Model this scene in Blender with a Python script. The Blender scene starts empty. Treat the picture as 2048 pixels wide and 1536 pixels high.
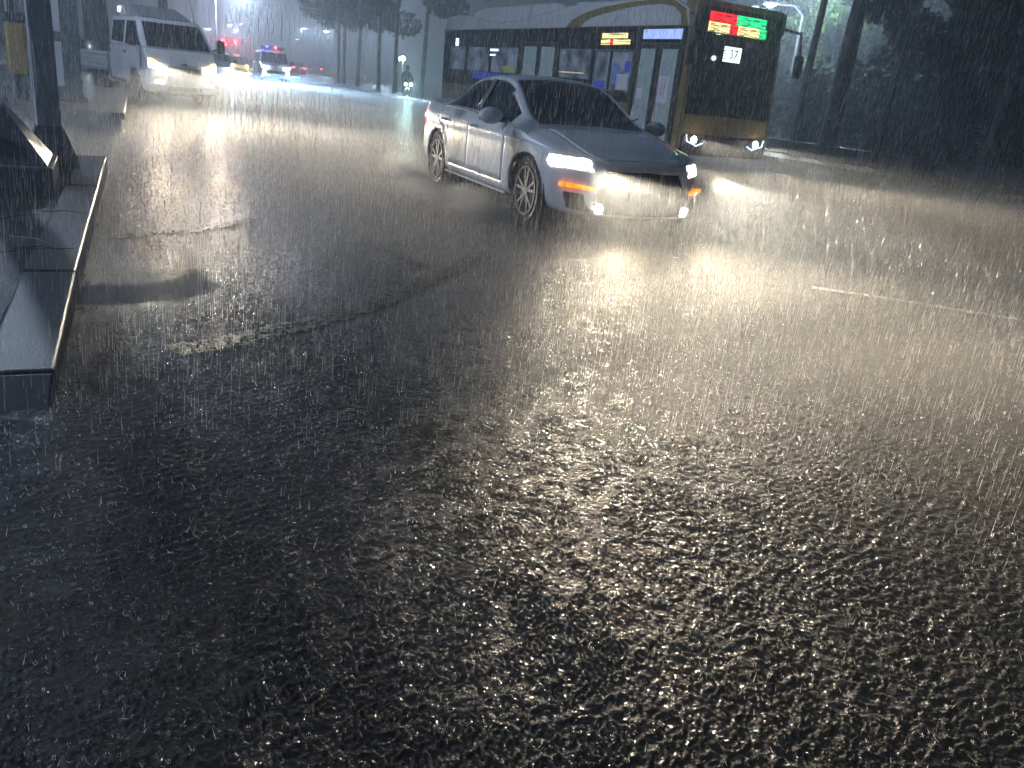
import bpy, bmesh, math, random
import numpy as np
from mathutils import Vector, Matrix
R = math.radians
rng = np.random.default_rng(7)
random.seed(7)
sc = bpy.context.scene
C = sc.collection

# ------------------------------------------------------------------ camera, sky, sun, exposure
CAM_H = 1.28
cam_d = bpy.data.cameras.new('camera'); cam = bpy.data.objects.new('camera', cam_d); C.objects.link(cam)
cam_d.sensor_width = 36.0; cam_d.lens = 36.0 * 1625 / 2048
cam_d.clip_start = 0.05; cam_d.clip_end = 3000
PITCH, ROLL = R(20), R(6)
cam.matrix_world = Matrix.Translation((0, 0, CAM_H)) @ Matrix.Rotation(math.pi/2 - PITCH, 4, 'X') @ Matrix.Rotation(ROLL, 4, 'Z')
sc.camera = cam

SUN_EL, SUN_ROT = R(4), R(205)
world = bpy.data.worlds.new('World'); sc.world = world; world.use_nodes = True
wn = world.node_tree.nodes; wl = world.node_tree.links
bg = wn['Background']
sky = wn.new('ShaderNodeTexSky'); sky.sky_type = 'NISHITA'; sky.sun_disc = False
sky.sun_elevation = SUN_EL; sky.sun_rotation = SUN_ROT; sky.air_density = 1.2; sky.dust_density = 0.3; sky.ozone_density = 4.0
wl.new(sky.outputs['Color'], bg.inputs['Color']); bg.inputs['Strength'].default_value = 0.017
sun_d = bpy.data.lights.new('night_glow', 'SUN'); sun_d.energy = 0.01; sun_d.angle = R(30); sun_d.color = (0.7, 0.8, 1.0)
sun = bpy.data.objects.new('night_glow', sun_d); C.objects.link(sun)
sun.rotation_euler = (R(86), 0, R(155))
sc.view_settings.view_transform = 'Standard'; sc.view_settings.look = 'None'
sc.view_settings.exposure = 1.25; sc.view_settings.gamma = 1.0; sc.view_settings.use_curve_mapping = False
cy = sc.cycles
cy.use_denoising = True; cy.denoiser = 'OPENIMAGEDENOISE'; cy.denoising_input_passes = 'RGB_ALBEDO_NORMAL'
cy.max_bounces = 10; cy.diffuse_bounces = 2; cy.glossy_bounces = 3; cy.transmission_bounces = 8
cy.transparent_max_bounces = 12; cy.volume_bounces = 0
cy.caustics_reflective = False; cy.caustics_refractive = False
cy.sample_clamp_indirect = 2.0; cy.use_adaptive_sampling = False

# ------------------------------------------------------------------ materials
MATS = {}
def mat(name, col, rough=0.5, metal=0.0, spec=0.5, var=0.12, scale=6.0, bump=0.0, bscale=60.0, coat=0.0, emit=None, estr=0.0):
    m = bpy.data.materials.new(name); m.use_nodes = True
    nt = m.node_tree; n = nt.nodes; l = nt.links
    b = n['Principled BSDF']
    tc = n.new('ShaderNodeTexCoord')
    nz = n.new('ShaderNodeTexNoise'); nz.inputs['Scale'].default_value = scale; nz.inputs['Detail'].default_value = 5
    l.new(tc.outputs['Object'], nz.inputs['Vector'])
    mx = n.new('ShaderNodeMix'); mx.data_type = 'RGBA'
    mx.inputs[6].default_value = (*[c*(1-var) for c in col], 1); mx.inputs[7].default_value = (*[min(1, c*(1+var)) for c in col], 1)
    l.new(nz.outputs['Fac'], mx.inputs[0]); l.new(mx.outputs[2], b.inputs['Base Color'])
    b.inputs['Roughness'].default_value = rough; b.inputs['Metallic'].default_value = metal
    b.inputs['Specular IOR Level'].default_value = spec; b.inputs['Coat Weight'].default_value = coat
    b.inputs['Coat Roughness'].default_value = 0.05
    if bump > 0:
        n2 = n.new('ShaderNodeTexNoise'); n2.inputs['Scale'].default_value = bscale; n2.inputs['Detail'].default_value = 4
        l.new(tc.outputs['Object'], n2.inputs['Vector'])
        bp = n.new('ShaderNodeBump'); bp.inputs['Strength'].default_value = bump; bp.inputs['Distance'].default_value = 0.01
        l.new(n2.outputs['Fac'], bp.inputs['Height']); l.new(bp.outputs['Normal'], b.inputs['Normal'])
    if emit:
        b.inputs['Emission Color'].default_value = (*emit, 1); b.inputs['Emission Strength'].default_value = estr
        m.cycles.emission_sampling = 'NONE'
    MATS[name] = m
    return m

def emat(name, col, strength, var=0.0, scale=30.0, sample=False):
    m = bpy.data.materials.new(name); m.use_nodes = True
    nt = m.node_tree; n = nt.nodes; l = nt.links; n.clear()
    o = n.new('ShaderNodeOutputMaterial'); e = n.new('ShaderNodeEmission')
    e.inputs['Color'].default_value = (*col, 1); e.inputs['Strength'].default_value = strength
    if var > 0:
        tc = n.new('ShaderNodeTexCoord'); nz = n.new('ShaderNodeTexNoise'); nz.inputs['Scale'].default_value = scale
        l.new(tc.outputs['Object'], nz.inputs['Vector'])
        mr = n.new('ShaderNodeMapRange'); mr.inputs[1].default_value = .3; mr.inputs[2].default_value = .7
        mr.inputs[3].default_value = strength*(1-var); mr.inputs[4].default_value = strength*(1+var)
        l.new(nz.outputs['Fac'], mr.inputs[0]); l.new(mr.outputs[0], e.inputs['Strength'])
    l.new(e.outputs[0], o.inputs['Surface'])
    m.cycles.emission_sampling = 'AUTO' if sample else 'NONE'
    return m

def rain_mat(name, tint, part, rough=0.35):
    """drops: rough refraction that throws the lamps forward, with a little plain scatter"""
    m = bpy.data.materials.new(name); m.use_nodes = True
    nt = m.node_tree; n = nt.nodes; l = nt.links; n.clear()
    o = n.new('ShaderNodeOutputMaterial')
    gl = n.new('ShaderNodeBsdfGlass'); gl.inputs['Roughness'].default_value = rough; gl.inputs['IOR'].default_value = 1.33; gl.distribution = 'GGX'
    tr = n.new('ShaderNodeBsdfTranslucent'); tr.inputs['Color'].default_value = (*tint, 1)
    c = n.new('ShaderNodeMixShader'); c.inputs[0].default_value = part
    l.new(gl.outputs[0], c.inputs[1]); l.new(tr.outputs[0], c.inputs[2])
    l.new(c.outputs[0], o.inputs['Surface'])
    return m

def water_mat():
    m = bpy.data.materials.new('rain_water'); m.use_nodes = True
    nt = m.node_tree; n = nt.nodes; l = nt.links; b = n['Principled BSDF']
    tc = n.new('ShaderNodeTexCoord')
    nz = n.new('ShaderNodeTexNoise'); nz.inputs['Scale'].default_value = 0.9; nz.inputs['Detail'].default_value = 6
    l.new(tc.outputs['Object'], nz.inputs['Vector'])
    mx = n.new('ShaderNodeMix'); mx.data_type = 'RGBA'
    mx.inputs[6].default_value = (0.024, 0.022, 0.021, 1); mx.inputs[7].default_value = (0.046, 0.042, 0.037, 1)
    l.new(nz.outputs['Fac'], mx.inputs[0]); l.new(mx.outputs[2], b.inputs['Base Color'])
    b.inputs['Roughness'].default_value = 0.62; b.inputs['IOR'].default_value = 1.34
    b.inputs['Specular IOR Level'].default_value = 0.06
    b.inputs['Coat Weight'].default_value = 1.0; b.inputs['Coat Roughness'].default_value = 0.085; b.inputs['Coat IOR'].default_value = 1.33
    v1 = n.new('ShaderNodeTexNoise'); v1.inputs['Scale'].default_value = 85; v1.inputs['Detail'].default_value = 3; v1.inputs['Roughness'].default_value = 0.6
    l.new(tc.outputs['Object'], v1.inputs['Vector'])
    v2 = n.new('ShaderNodeTexVoronoi'); v2.inputs['Scale'].default_value = 52; v2.feature = 'SMOOTH_F1'
    l.new(tc.outputs['Object'], v2.inputs['Vector'])
    ad = n.new('ShaderNodeMath'); ad.operation = 'MULTIPLY_ADD'; ad.inputs[1].default_value = 0.6
    l.new(v2.outputs['Distance'], ad.inputs[0]); l.new(v1.outputs['Fac'], ad.inputs[2])
    v3 = n.new('ShaderNodeTexNoise'); v3.inputs['Scale'].default_value = 9; v3.inputs['Detail'].default_value = 2
    l.new(tc.outputs['Object'], v3.inputs['Vector'])
    m3 = n.new('ShaderNodeMapRange'); m3.inputs[1].default_value = .35; m3.inputs[2].default_value = .68; m3.inputs[3].default_value = .25; m3.inputs[4].default_value = 1.0
    l.new(v3.outputs['Fac'], m3.inputs[0])
    bp = n.new('ShaderNodeBump'); bp.inputs['Distance'].default_value = 0.020
    av = n.new('ShaderNodeAttribute'); av.attribute_name = 'chop'
    mm = n.new('ShaderNodeMath'); mm.operation = 'MULTIPLY'; l.new(m3.outputs[0], mm.inputs[0]); l.new(av.outputs['Fac'], mm.inputs[1])
    l.new(mm.outputs[0], bp.inputs['Strength'])
    l.new(ad.outputs[0], bp.inputs['Height']); l.new(bp.outputs['Normal'], b.inputs['Normal']); l.new(bp.outputs['Normal'], b.inputs['Coat Normal'])
    return m

M_asphalt = mat('wet_asphalt', (0.045, 0.043, 0.042), 0.25, bump=0.4, bscale=80)
M_water = water_mat()
M_white = mat('white_car_paint', (0.74, 0.75, 0.77), 0.28, var=0.03, coat=0.7, bump=0.05, bscale=120)
M_bwhite = mat('bus_white', (0.82, 0.83, 0.85), 0.25, var=0.05, coat=0.4)
M_yellow = mat('bus_yellow', (0.30, 0.215, 0.075), 0.3, var=0.08, coat=0.3)
M_glass = mat('tinted_glass', (0.012, 0.013, 0.016), 0.06, var=0.2, spec=0.6)
M_busglass = mat('bus_black_glass', (0.015, 0.017, 0.02), 0.07, var=0.2, spec=0.6)
M_black = mat('black_plastic', (0.02, 0.02, 0.022), 0.4, var=0.2)
M_gap = mat('panel_gap_dark', (0.008, 0.008, 0.009), 0.6)
M_rubber = mat('tyre_rubber', (0.022, 0.021, 0.02), 0.45, var=0.25, bump=0.5, bscale=50)
M_alloy = mat('alloy_metal', (0.55, 0.56, 0.58), 0.22, metal=0.9, var=0.05)
M_chrome = mat('chrome', (0.75, 0.76, 0.78), 0.1, metal=1.0, var=0.03)
M_under = mat('underbody', (0.015, 0.015, 0.015), 0.7)
M_grey = mat('grey_metal', (0.33, 0.35, 0.38), 0.35, metal=0.4, var=0.12, bump=0.15)
M_alu = mat('dropside_aluminium', (0.62, 0.64, 0.68), 0.35, metal=0.1, var=0.08)
M_post = mat('post_paint', (0.44, 0.45, 0.47), 0.3, var=0.25, scale=9, bump=0.25, bscale=40)
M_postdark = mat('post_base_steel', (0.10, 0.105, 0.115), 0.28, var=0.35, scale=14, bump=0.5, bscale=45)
M_cabinet = mat('cabinet_paint', (0.16, 0.19, 0.20), 0.4, var=0.15)
M_white_panel = mat('white_reflective_panel', (0.75, 0.77, 0.80), 0.4, var=0.08)
M_ypad = mat('yellow_pad', (0.38, 0.25, 0.05), 0.45, var=0.25, scale=3)
M_concrete = mat('wet_concrete', (0.20, 0.20, 0.20), 0.28, var=0.25, scale=8, bump=0.35, bscale=70)
M_kerb = mat('kerb_granite', (0.085, 0.085, 0.09), 0.28, var=0.22, scale=14, bump=0.3, bscale=120)
M_soil = mat('wet_soil', (0.035, 0.032, 0.028), 0.45, var=0.5, scale=12, bump=0.9, bscale=30)
M_bark = mat('wet_bark', (0.034, 0.030, 0.027), 0.5, var=0.35, scale=14, bump=0.8, bscale=22)
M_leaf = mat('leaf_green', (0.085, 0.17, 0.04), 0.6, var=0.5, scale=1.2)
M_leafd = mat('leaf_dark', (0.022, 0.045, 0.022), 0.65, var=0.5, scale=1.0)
M_paint = mat('worn_white_paint', (0.42, 0.41, 0.38), 0.35, var=0.35, scale=7, bump=0.5, bscale=40)
M_ypaint = mat('worn_yellow_paint', (0.20, 0.16, 0.07), 0.3, var=0.4, scale=6, bump=0.6, bscale=34)
M_cloth = mat('dark_raincoat', (0.02, 0.022, 0.028), 0.4, var=0.2)
M_twig = mat('wet_twig', (0.04, 0.033, 0.025), 0.6, var=0.3)
M_plate = mat('number_plate', (0.6, 0.6, 0.58), 0.4)
M_rain = rain_mat('rain_drop_water', (.95, .95, .95), 0.3)
M_splash = rain_mat('splash_water', (.88, .89, .90), 0.6)
M_spray = rain_mat('spray_water', (.85, .85, .86), 0.6)
E_head = emat('headlamp_white', (1.0, 0.93, 0.80), 14)
E_warm = emat('headlamp_warm', (1.0, 0.86, 0.62), 12)
E_fog = emat('fog_lamp_warm', (1.0, .88, .66), 4)
E_cool = emat('headlamp_cool', (0.80, 0.95, 1.0), 14)
E_turn = emat('indicator_amber', (1.0, 0.62, 0.18), 3.0)
E_orange = emat('marker_orange', (1.0, 0.20, 0.01), 1.1, var=0.5, scale=25)
E_red = emat('red_lamp', (1.0, 0.015, 0.02), 70)
E_tail = emat('tail_lamp', (1.0, 0.05, 0.05), 2.2)
E_blue = emat('blue_lamp', (0.05, 0.08, 1.0), 9)
E_green = emat('green_lamp', (0.55, 1.0, 0.85), 16)
E_street = emat('street_lamp_led', (0.85, 0.95, 1.0), 35)
E_yel = emat('yellow_lamp', (1.0, 0.75, 0.32), 14)

# ------------------------------------------------------------------ helpers
def tag(o, label=None, cat=None, group=None, kind=None):
    if label: o['label'] = label
    if cat: o['category'] = cat
    if group: o['group'] = group
    if kind: o['kind'] = kind
    return o

def link(o, parent=None):
    C.objects.link(o)
    if parent is not None: o.parent = parent
    return o

def root(name, label, cat, loc=(0, 0, 0), yaw=0.0, group=None):
    o = bpy.data.objects.new(name, None); o.location = loc; o.rotation_euler = (0, 0, yaw); o.empty_display_size = 0.3
    C.objects.link(o); return tag(o, label, cat, group)

def mobj(name, verts, faces, m, parent=None, smooth=False, autosmooth=None):
    me = bpy.data.meshes.new(name)
    me.from_pydata([tuple(map(float, v)) for v in verts], [], [tuple(int(i) for i in f) for f in faces])
    me.materials.append(m)
    if smooth:
        me.polygons.foreach_set('use_smooth', [True]*len(me.polygons))
        if autosmooth:
            bm = bmesh.new(); bm.from_mesh(me)
            for e in bm.edges:
                if len(e.link_faces) == 2 and e.calc_face_angle(0) > autosmooth: e.smooth = False
            bm.to_mesh(me); bm.free()
    me.update()
    return link(bpy.data.objects.new(name, me), parent)

def bigmesh(name, V, F, m, smooth=False, parent=None):
    V = np.asarray(V, np.float32); F = np.asarray(F, np.int32); k = F.shape[1]
    me = bpy.data.meshes.new(name); me.vertices.add(len(V)); me.vertices.foreach_set('co', V.ravel())
    me.loops.add(F.size); me.loops.foreach_set('vertex_index', F.ravel())
    me.polygons.add(len(F)); me.polygons.foreach_set('loop_start', np.arange(0, F.size, k, dtype=np.int32))
    me.polygons.foreach_set('loop_total', np.full(len(F), k, np.int32))
    me.polygons.foreach_set('use_smooth', np.full(len(F), smooth))
    me.materials.append(m); me.update(); me.validate()
    return link(bpy.data.objects.new(name, me), parent)

def bevel(o, w, seg=2, ang=40):
    b = o.modifiers.new('edge', 'BEVEL'); b.width = w; b.segments = seg; b.limit_method = 'ANGLE'; b.angle_limit = R(ang)
    b.harden_normals = False
    return o

def box(name, c, s, m, parent=None, bv=0.0, rot=None, taper=1.0):
    x, y, z = s[0]/2, s[1]/2, s[2]/2
    t = taper
    v = [(-x, -y, -z), (x, -y, -z), (x, y, -z), (-x, y, -z), (-x*t, -y*t, z), (x*t, -y*t, z), (x*t, y*t, z), (-x*t, y*t, z)]
    f = [(0, 3, 2, 1), (4, 5, 6, 7), (0, 1, 5, 4), (1, 2, 6, 5), (2, 3, 7, 6), (3, 0, 4, 7)]
    o = mobj(name, v, f, m, parent); o.location = c
    if rot: o.rotation_euler = rot
    if bv: bevel(o, bv)
    return o

def slab(name, pts, th, m, parent=None, bv=0.0, off=0.0):
    """solid panel: polygon pts (3D, counter-clockwise seen from outside), raised off by off, thickness th inwards"""
    P = [Vector(p) for p in pts]
    nrm = Vector((0, 0, 0))
    for i in range(len(P)): nrm += P[i].cross(P[(i+1) % len(P)])
    nrm.normalize()
    n = len(P)
    v = [p + nrm*off for p in P] + [p + nrm*(off-th) for p in P]
    f = [tuple(range(n)), tuple(range(2*n-1, n-1, -1))] + [(i, n+i, n+(i+1) % n, (i+1) % n) for i in range(n)]
    o = mobj(name, v, f, m, parent)
    if bv: bevel(o, bv, 2)
    return o

def extrude_xz(name, outline, w, m, parent=None, bv=0.0, wfun=None, seg=3, ang=38, y0=None):
    """profile in the x-z plane (counter-clockwise seen from -y) extruded across y, half width w or wfun(x, z)"""
    n = len(outline)
    L = [(x, -(wfun(x, z) if wfun else w), z) for x, z in outline]
    Rr = [(x, (wfun(x, z) if wfun else w) if y0 is None else y0, z) for x, z in outline]
    f = [tuple(range(n)), tuple(range(2*n-1, n-1, -1))] + [((i+1) % n, i, n+i, n+(i+1) % n) for i in range(n)]
    o = mobj(name, L+Rr, f, m, parent, smooth=False)
    if bv:
        bevel(o, bv, seg, ang)
    return o

def lathe(name, prof, m, parent=None, seg=24, axis='z', smooth=True, closed=False):
    """prof: list of (r, h) revolved about the axis"""
    V, F = [], []
    for r, h in prof:
        for k in range(seg):
            a = 2*math.pi*k/seg
            c, s = r*math.cos(a), r*math.sin(a)
            V.append((c, s, h) if axis == 'z' else ((c, h, s) if axis == 'y' else (h, c, s)))
    n = len(prof)
    for i in range(n-1 if not closed else n):
        for k in range(seg):
            a, b = i*seg+k, i*seg+(k+1) % seg
            c, d = ((i+1) % n)*seg+(k+1) % seg, ((i+1) % n)*seg+k
            F.append((a, b, c, d) if axis != 'y' else (d, c, b, a))
    if not closed:
        for i in (0, n-1):
            if prof[i][0] > 1e-4: F.append(tuple(i*seg+k for k in range(seg)))
    return mobj(name, V, F, m, parent, smooth=smooth, autosmooth=R(40))

def tube(name, pts, rad, m, parent=None, seg=8):
    P = [Vector(p) for p in pts]; rad = rad if isinstance(rad, (list, tuple)) else [rad]*len(P)
    V, F = [], []
    for i, p in enumerate(P):
        d = (P[min(i+1, len(P)-1)] - P[max(i-1, 0)]).normalized()
        u = d.orthogonal().normalized() if i == 0 else (u - d*u.dot(d)).normalized()
        w = d.cross(u)
        for k in range(seg):
            a = 2*math.pi*k/seg; V.append(p + (u*math.cos(a) + w*math.sin(a))*rad[i])
    for i in range(len(P)-1):
        for k in range(seg):
            F.append((i*seg+k, i*seg+(k+1) % seg, (i+1)*seg+(k+1) % seg, (i+1)*seg+k))
    F.append(tuple(range(seg-1, -1, -1))); F.append(tuple((len(P)-1)*seg+k for k in range(seg)))
    return mobj(name, V, F, m, parent, smooth=True, autosmooth=R(50))

def ball(name, c, r, m, parent=None, seg=12, sc3=(1, 1, 1)):
    prof = [(r*math.sin(math.pi*i/8), -r*math.cos(math.pi*i/8)) for i in range(9)]
    prof[0] = (0.001*r, -r); prof[-1] = (0.001*r, r)
    o = lathe(name, prof, m, parent, seg); o.location = c; o.scale = sc3
    return o

def spot(parent, loc, d, cone, power, col, blend=0.25, rad=0.04):
    l = bpy.data.lights.new('beam', 'SPOT'); l.energy = power; l.color = col; l.spot_size = R(cone); l.spot_blend = blend; l.shadow_soft_size = rad
    o = bpy.data.objects.new('beam', l); link(o, parent); o.location = loc
    o.rotation_euler = Vector(d).to_track_quat('-Z', 'Y').to_euler()
    return o

def point(parent, loc, power, col, rad=0.05):
    l = bpy.data.lights.new('glow', 'POINT'); l.energy = power; l.color = col; l.shadow_soft_size = rad
    o = bpy.data.objects.new('glow', l); link(o, parent); o.location = loc
    return o

def headbeam(parent, loc, power, col, yawoff=0.0, rad=0.035, wide=0.45, up=0.5):
    """low beam: wide flood with its upper edge near the horizontal, and a narrow core"""
    for cone, half, p, bl in ((58, 46, .028, 1.0), (30, 44, .11, 1.0), (14, 44, .36, 1.0), (7, 20, .5, 1.0), (100, 50, .010, 1.0)):
        a = R(-(cone/2) + up); q = yawoff
        o = spot(parent, loc, (math.cos(a)*math.cos(q), math.cos(a)*math.sin(q), math.sin(a)), cone, p*power, col, bl, rad)
        o.scale = (math.tan(R(half))/math.tan(R(cone/2)), 1, 1)      # flat, wide beam

def wheel(parent, x, y, r, w, side, spokes=5, rimr=0.66, rim_m=None, dual=False):
    """tyre (part) with rim (sub-part); side -1/+1 is the outer face"""
    h = w/2
    t = lathe('wheel', [(r*rimr, -h*.8), (r*.9, -h), (r*.97, -h*.85), (r, -h*.6), (r, h*.6), (r*.97, h*.85), (r*.9, h), (r*rimr, h*.8)], M_rubber, parent, 32, 'y', closed=True)
    t.location = (x, y, r)
    rr = r*rimr
    V, F = [], []
    def add(v, f):
        b = len(V); V.extend(v); F.extend([tuple(i+b for i in q) for q in f])
    o = side*h
    seg = 30
    rings = [(rr*1.01, o*.98), (rr*.93, o*.96), (rr*.88, o*.55), (rr*.88, -o*.7)]
    v = []; f = []
    for q, yy in rings:
        for k in range(seg): v.append((q*math.cos(2*math.pi*k/seg), yy, q*math.sin(2*math.pi*k/seg)))
    for i in range(len(rings)-1):
        for k in range(seg): f.append((i*seg+k, i*seg+(k+1) % seg, (i+1)*seg+(k+1) % seg, (i+1)*seg+k))
    add(v, f)
    for k in range(spokes):
        for da in (-0.11, 0.11):
            a = 2*math.pi*k/spokes + 0.3
            ci, si = math.cos(a+da*.4), math.sin(a+da*.4); co, so = math.cos(a+da*2.0), math.sin(a+da*2.0)
            t1, t2 = rr*.12, rr*.055
            p0 = np.array([ci*rr*.16, 0, si*rr*.16]); p1 = np.array([co*rr*.93, 0, so*rr*.93])
            d = p1-p0; d /= np.linalg.norm(d); nn = np.array([-d[2], 0, d[0]])
            q = [p0-nn*t1*.6, p0+nn*t1*.6, p1+nn*t2, p1-nn*t2]
            ya, yb = o*.88, o*.55
            vv = [(p[0], ya if i < 2 else o*.93, p[2]) for i, p in enumerate(q)] + [(p[0], yb, p[2]) for p in q]
            add(vv, [(0, 1, 2, 3), (7, 6, 5, 4), (0, 4, 5, 1), (1, 5, 6, 2), (2, 6, 7, 3), (3, 7, 4, 0)])
    v = []
    for q, yy in ((rr*.2, o*.92), (rr*.2, o*.5)):
        for k in range(12): v.append((q*math.cos(2*math.pi*k/12), yy, q*math.sin(2*math.pi*k/12)))
    add(v, [(k, (k+1) % 12, 12+(k+1) % 12, 12+k) for k in range(12)] + [tuple(range(12))])
    mobj('rim', V, F, rim_m or M_alloy, t)
    d = lathe('brake_disc', [(0.02, 0), (rr*.7, 0), (rr*.7, -side*.02), (0.02, -side*.02)], M_grey, t, 20, 'y'); d.location = (0, o*.3, 0)
    return t

def arc(cx, cz, r, a0, a1, n=10):
    return [(cx + r*math.cos(R(a0+(a1-a0)*i/n)), cz + r*math.sin(R(a0+(a1-a0)*i/n))) for i in range(n+1)]

def side_panel(name, poly, s, yfun, m, parent, th=0.02, off=0.008, bv=0.0):
    """flat panel on a vehicle side; poly in (x, z) counter-clockwise seen from -y; s = -1 right side, +1 left side"""
    pts = [(x, s*yfun(z), z) for x, z in poly]
    if s > 0: pts = pts[::-1]
    return slab(name, pts, th, m, parent, bv, off)

# ------------------------------------------------------------------ ground
def gplane(name, x0, x1, y0, y1, z, m):
    return mobj(name, [(x0, y0, z), (x1, y0, z), (x1, y1, z), (x0, y1, z)], [(0, 1, 2, 3)], m)
tag(gplane('ground', -800, 800, -120, 1400, -0.06, M_asphalt), kind='structure')

# waves: sum of random ripples, sharpened
K = 70
lam = np.exp(rng.uniform(np.log(0.016), np.log(0.052), K)); th = rng.uniform(0, 2*np.pi, K); ph = rng.uniform(0, 2*np.pi, K)
flow = R(120)
amp = 0.0052*lam**0.95*(0.65 + 0.7*np.abs(np.cos(th - flow)))
def waves(x, y):
    wx = x + 0.05*np.sin(3.1*y + 1.3*np.sin(2.3*x)) + 0.02*np.sin(11*y + 4*x)
    wy = y + 0.05*np.sin(2.7*x + 1.7*np.sin(1.9*y)) + 0.02*np.sin(9*x - 5*y)
    z = np.zeros_like(x)
    for k in range(K):
        p = 2*np.pi/lam[k]*(wx*np.cos(th[k]) + wy*np.sin(th[k])) + ph[k]
        s = np.sin(p)
        z += amp[k]*(s + 0.35*(1 - 2*np.abs(np.sin(p*0.5 + .6))))
    mod = 0.85 + 0.5*np.sin(.9*(x*.87+y*.5)+.4)*np.sin(2.1*x-.6*y) + 0.35*np.sin(1.3*x + 2*np.sin(.7*y)) * np.sin(1.1*y + 1.4*np.sin(.9*x))
    return z*np.clip(mod, .3, 1.7)
CALM = [(-2.5, 4.12), (-2.03, 4.34), (-1.93, 4.66), (-2.15, 5.17)]
def calm(x, y):
    """patch by the kerb where waves and bump are flattened"""
    d = np.full_like(x, 9.0)
    for (ax, ay), (bx, by) in zip(CALM[:-1], CALM[1:]):
        t = np.clip(((x-ax)*(bx-ax) + (y-ay)*(by-ay))/((bx-ax)**2 + (by-ay)**2), 0, 1)
        d = np.minimum(d, np.hypot(x-ax-t*(bx-ax), y-ay-t*(by-ay)))
    rad = .30 - .40*np.clip(y - 4.5, 0, .6) + .025*np.sin(9*x + 3*np.sin(5*y))
    return 1 - 0.93*np.clip((rad-d)/.12, 0, 1)
def water_z(x, y):
    return 0.012 + waves(x, y)*calm(x, y)
rr = [0.08]
while rr[-1] < .5: rr.append(rr[-1]*1.12)
rr[-1] = .5
while rr[-1] < 150:
    r_ = rr[-1]; rr.append(r_ + max(0.0062, r_*r_/1040*0.85))
rr = np.array(rr)
NT = 780
tt = np.concatenate([np.linspace(R(-125), R(-43), 90, endpoint=False), np.linspace(R(-43), R(43), NT), np.linspace(R(43), R(125), 91)[1:]])
ND = NT; NT = len(tt)
RR, TT = np.meshgrid(rr, tt, indexing='ij')
X = RR*np.sin(TT); Y = RR*np.cos(TT)
jit = 0.3*np.minimum(0.006, RR*1.6/ND)
X = X + rng.uniform(-1, 1, X.shape)*jit; Y = Y + rng.uniform(-1, 1, X.shape)*jit
Z = water_z(X, Y)
# rings spreading from single drops
NRING = 5200
rd_ = 1.1 + 6.5*rng.uniform(0, 1, NRING)**1.2; ra_ = rng.uniform(R(-43), R(43), NRING)
for q in range(NRING):
    cx0, cy0 = rd_[q]*math.sin(ra_[q]), rd_[q]*math.cos(ra_[q]); R0 = rng.uniform(.008, .055); ext = R0 + .03
    i0, i1 = np.searchsorted(rr, (rd_[q]-ext, rd_[q]+ext)); da = ext/rd_[q]
    j0, j1 = np.searchsorted(tt, (ra_[q]-da, ra_[q]+da))
    if i1-i0 < 2 or j1-j0 < 2: continue
    d = np.hypot(X[i0:i1, j0:j1]-cx0, Y[i0:i1, j0:j1]-cy0)
    Z[i0:i1, j0:j1] += rng.uniform(.0008, .0022)*np.exp(-((d-R0)/.012)**2)*np.cos((d-R0)*2*math.pi/.017)
V = np.stack([X, Y, Z], -1).reshape(-1, 3)
i, j = np.meshgrid(np.arange(len(rr)-1), np.arange(NT-1), indexing='ij')
a = (i*NT+j).ravel(); F = np.stack([a, a+NT, a+NT+1, a+1], 1)[:, ::-1]
print('water quads', len(F))
fr = tag(bigmesh('flooded_road', V, F, M_water, True), kind='structure')
at = fr.data.attributes.new('chop', 'FLOAT', 'POINT'); at.data.foreach_set('value', calm(X, Y).ravel().astype(np.float32))

def ribbon(name, pts, width, m, n=200, broken=0.0, kind='structure', label=None):
    """painted line following the water-covered road"""
    P = np.array(pts, float); t = np.linspace(0, 1, len(P)); s = np.linspace(0, 1, n)
    try:
        cs = np.stack([np.interp(s, t, P[:, 0]), np.interp(s, t, P[:, 1])], 1)
    except Exception: raise
    for _ in range(12): cs[1:-1] = (cs[:-2] + 2*cs[1:-1] + cs[2:])/4
    d = np.gradient(cs, axis=0); d /= np.linalg.norm(d, axis=1)[:, None]; nn = np.stack([-d[:, 1], d[:, 0]], 1)
    w = np.linspace(-.5, .5, 9)*width
    G = cs[:, None, :] + nn[:, None, :]*w[None, :, None]*(1 + 0.08*rng.normal(size=(n, 1, 1)))
    z = water_z(G[..., 0], G[..., 1]) + 0.004
    Vv = np.concatenate([G, z[..., None]], -1).reshape(-1, 3)
    i, j = np.meshgrid(np.arange(n-1), np.arange(8), indexing='ij'); a = (i*9+j).ravel()
    Ff = np.stack([a, a+1, a+10, a+9], 1)[:, ::-1]
    keep = rng.uniform(size=len(Ff)) > broken
    o = bigmesh(name, Vv, Ff[keep], m, True); tag(o, kind=kind); return o
ribbon('road_marking', [(-1.55, 3.45), (-1.37, 3.64), (-.94, 4.36), (-.62, 5.3), (-.42, 6.1), (-.28, 6.7)], 0.17, M_ypaint, 260, 0.45)
ribbon('road_marking', [(-2.9, 5.6), (-2.53, 6.14), (-2.29, 6.94)], 0.10, M_ypaint, 120, 0.5)
ribbon('road_marking', [(-1.35, 6.5), (-.98, 6.12), (-.7, 5.75)], 0.12, M_ypaint, 120, 0.5)
ribbon('road_marking', [(2.3, 6.47), (2.9, 6.33), (3.75, 6.07)], 0.10, M_paint, 300, 0.35)
ribbon('road_marking', [(4.6, 20.2), (5.86, 18.84), (7.98, 16.34), (9.6, 14.4)], 0.16, M_paint, 300, 0.2)
ribbon('road_marking', [(-8.9, 39.0), (-7.6, 36.6), (-6.4, 34.0)], 0.5, M_paint, 60, 0.2)

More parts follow.
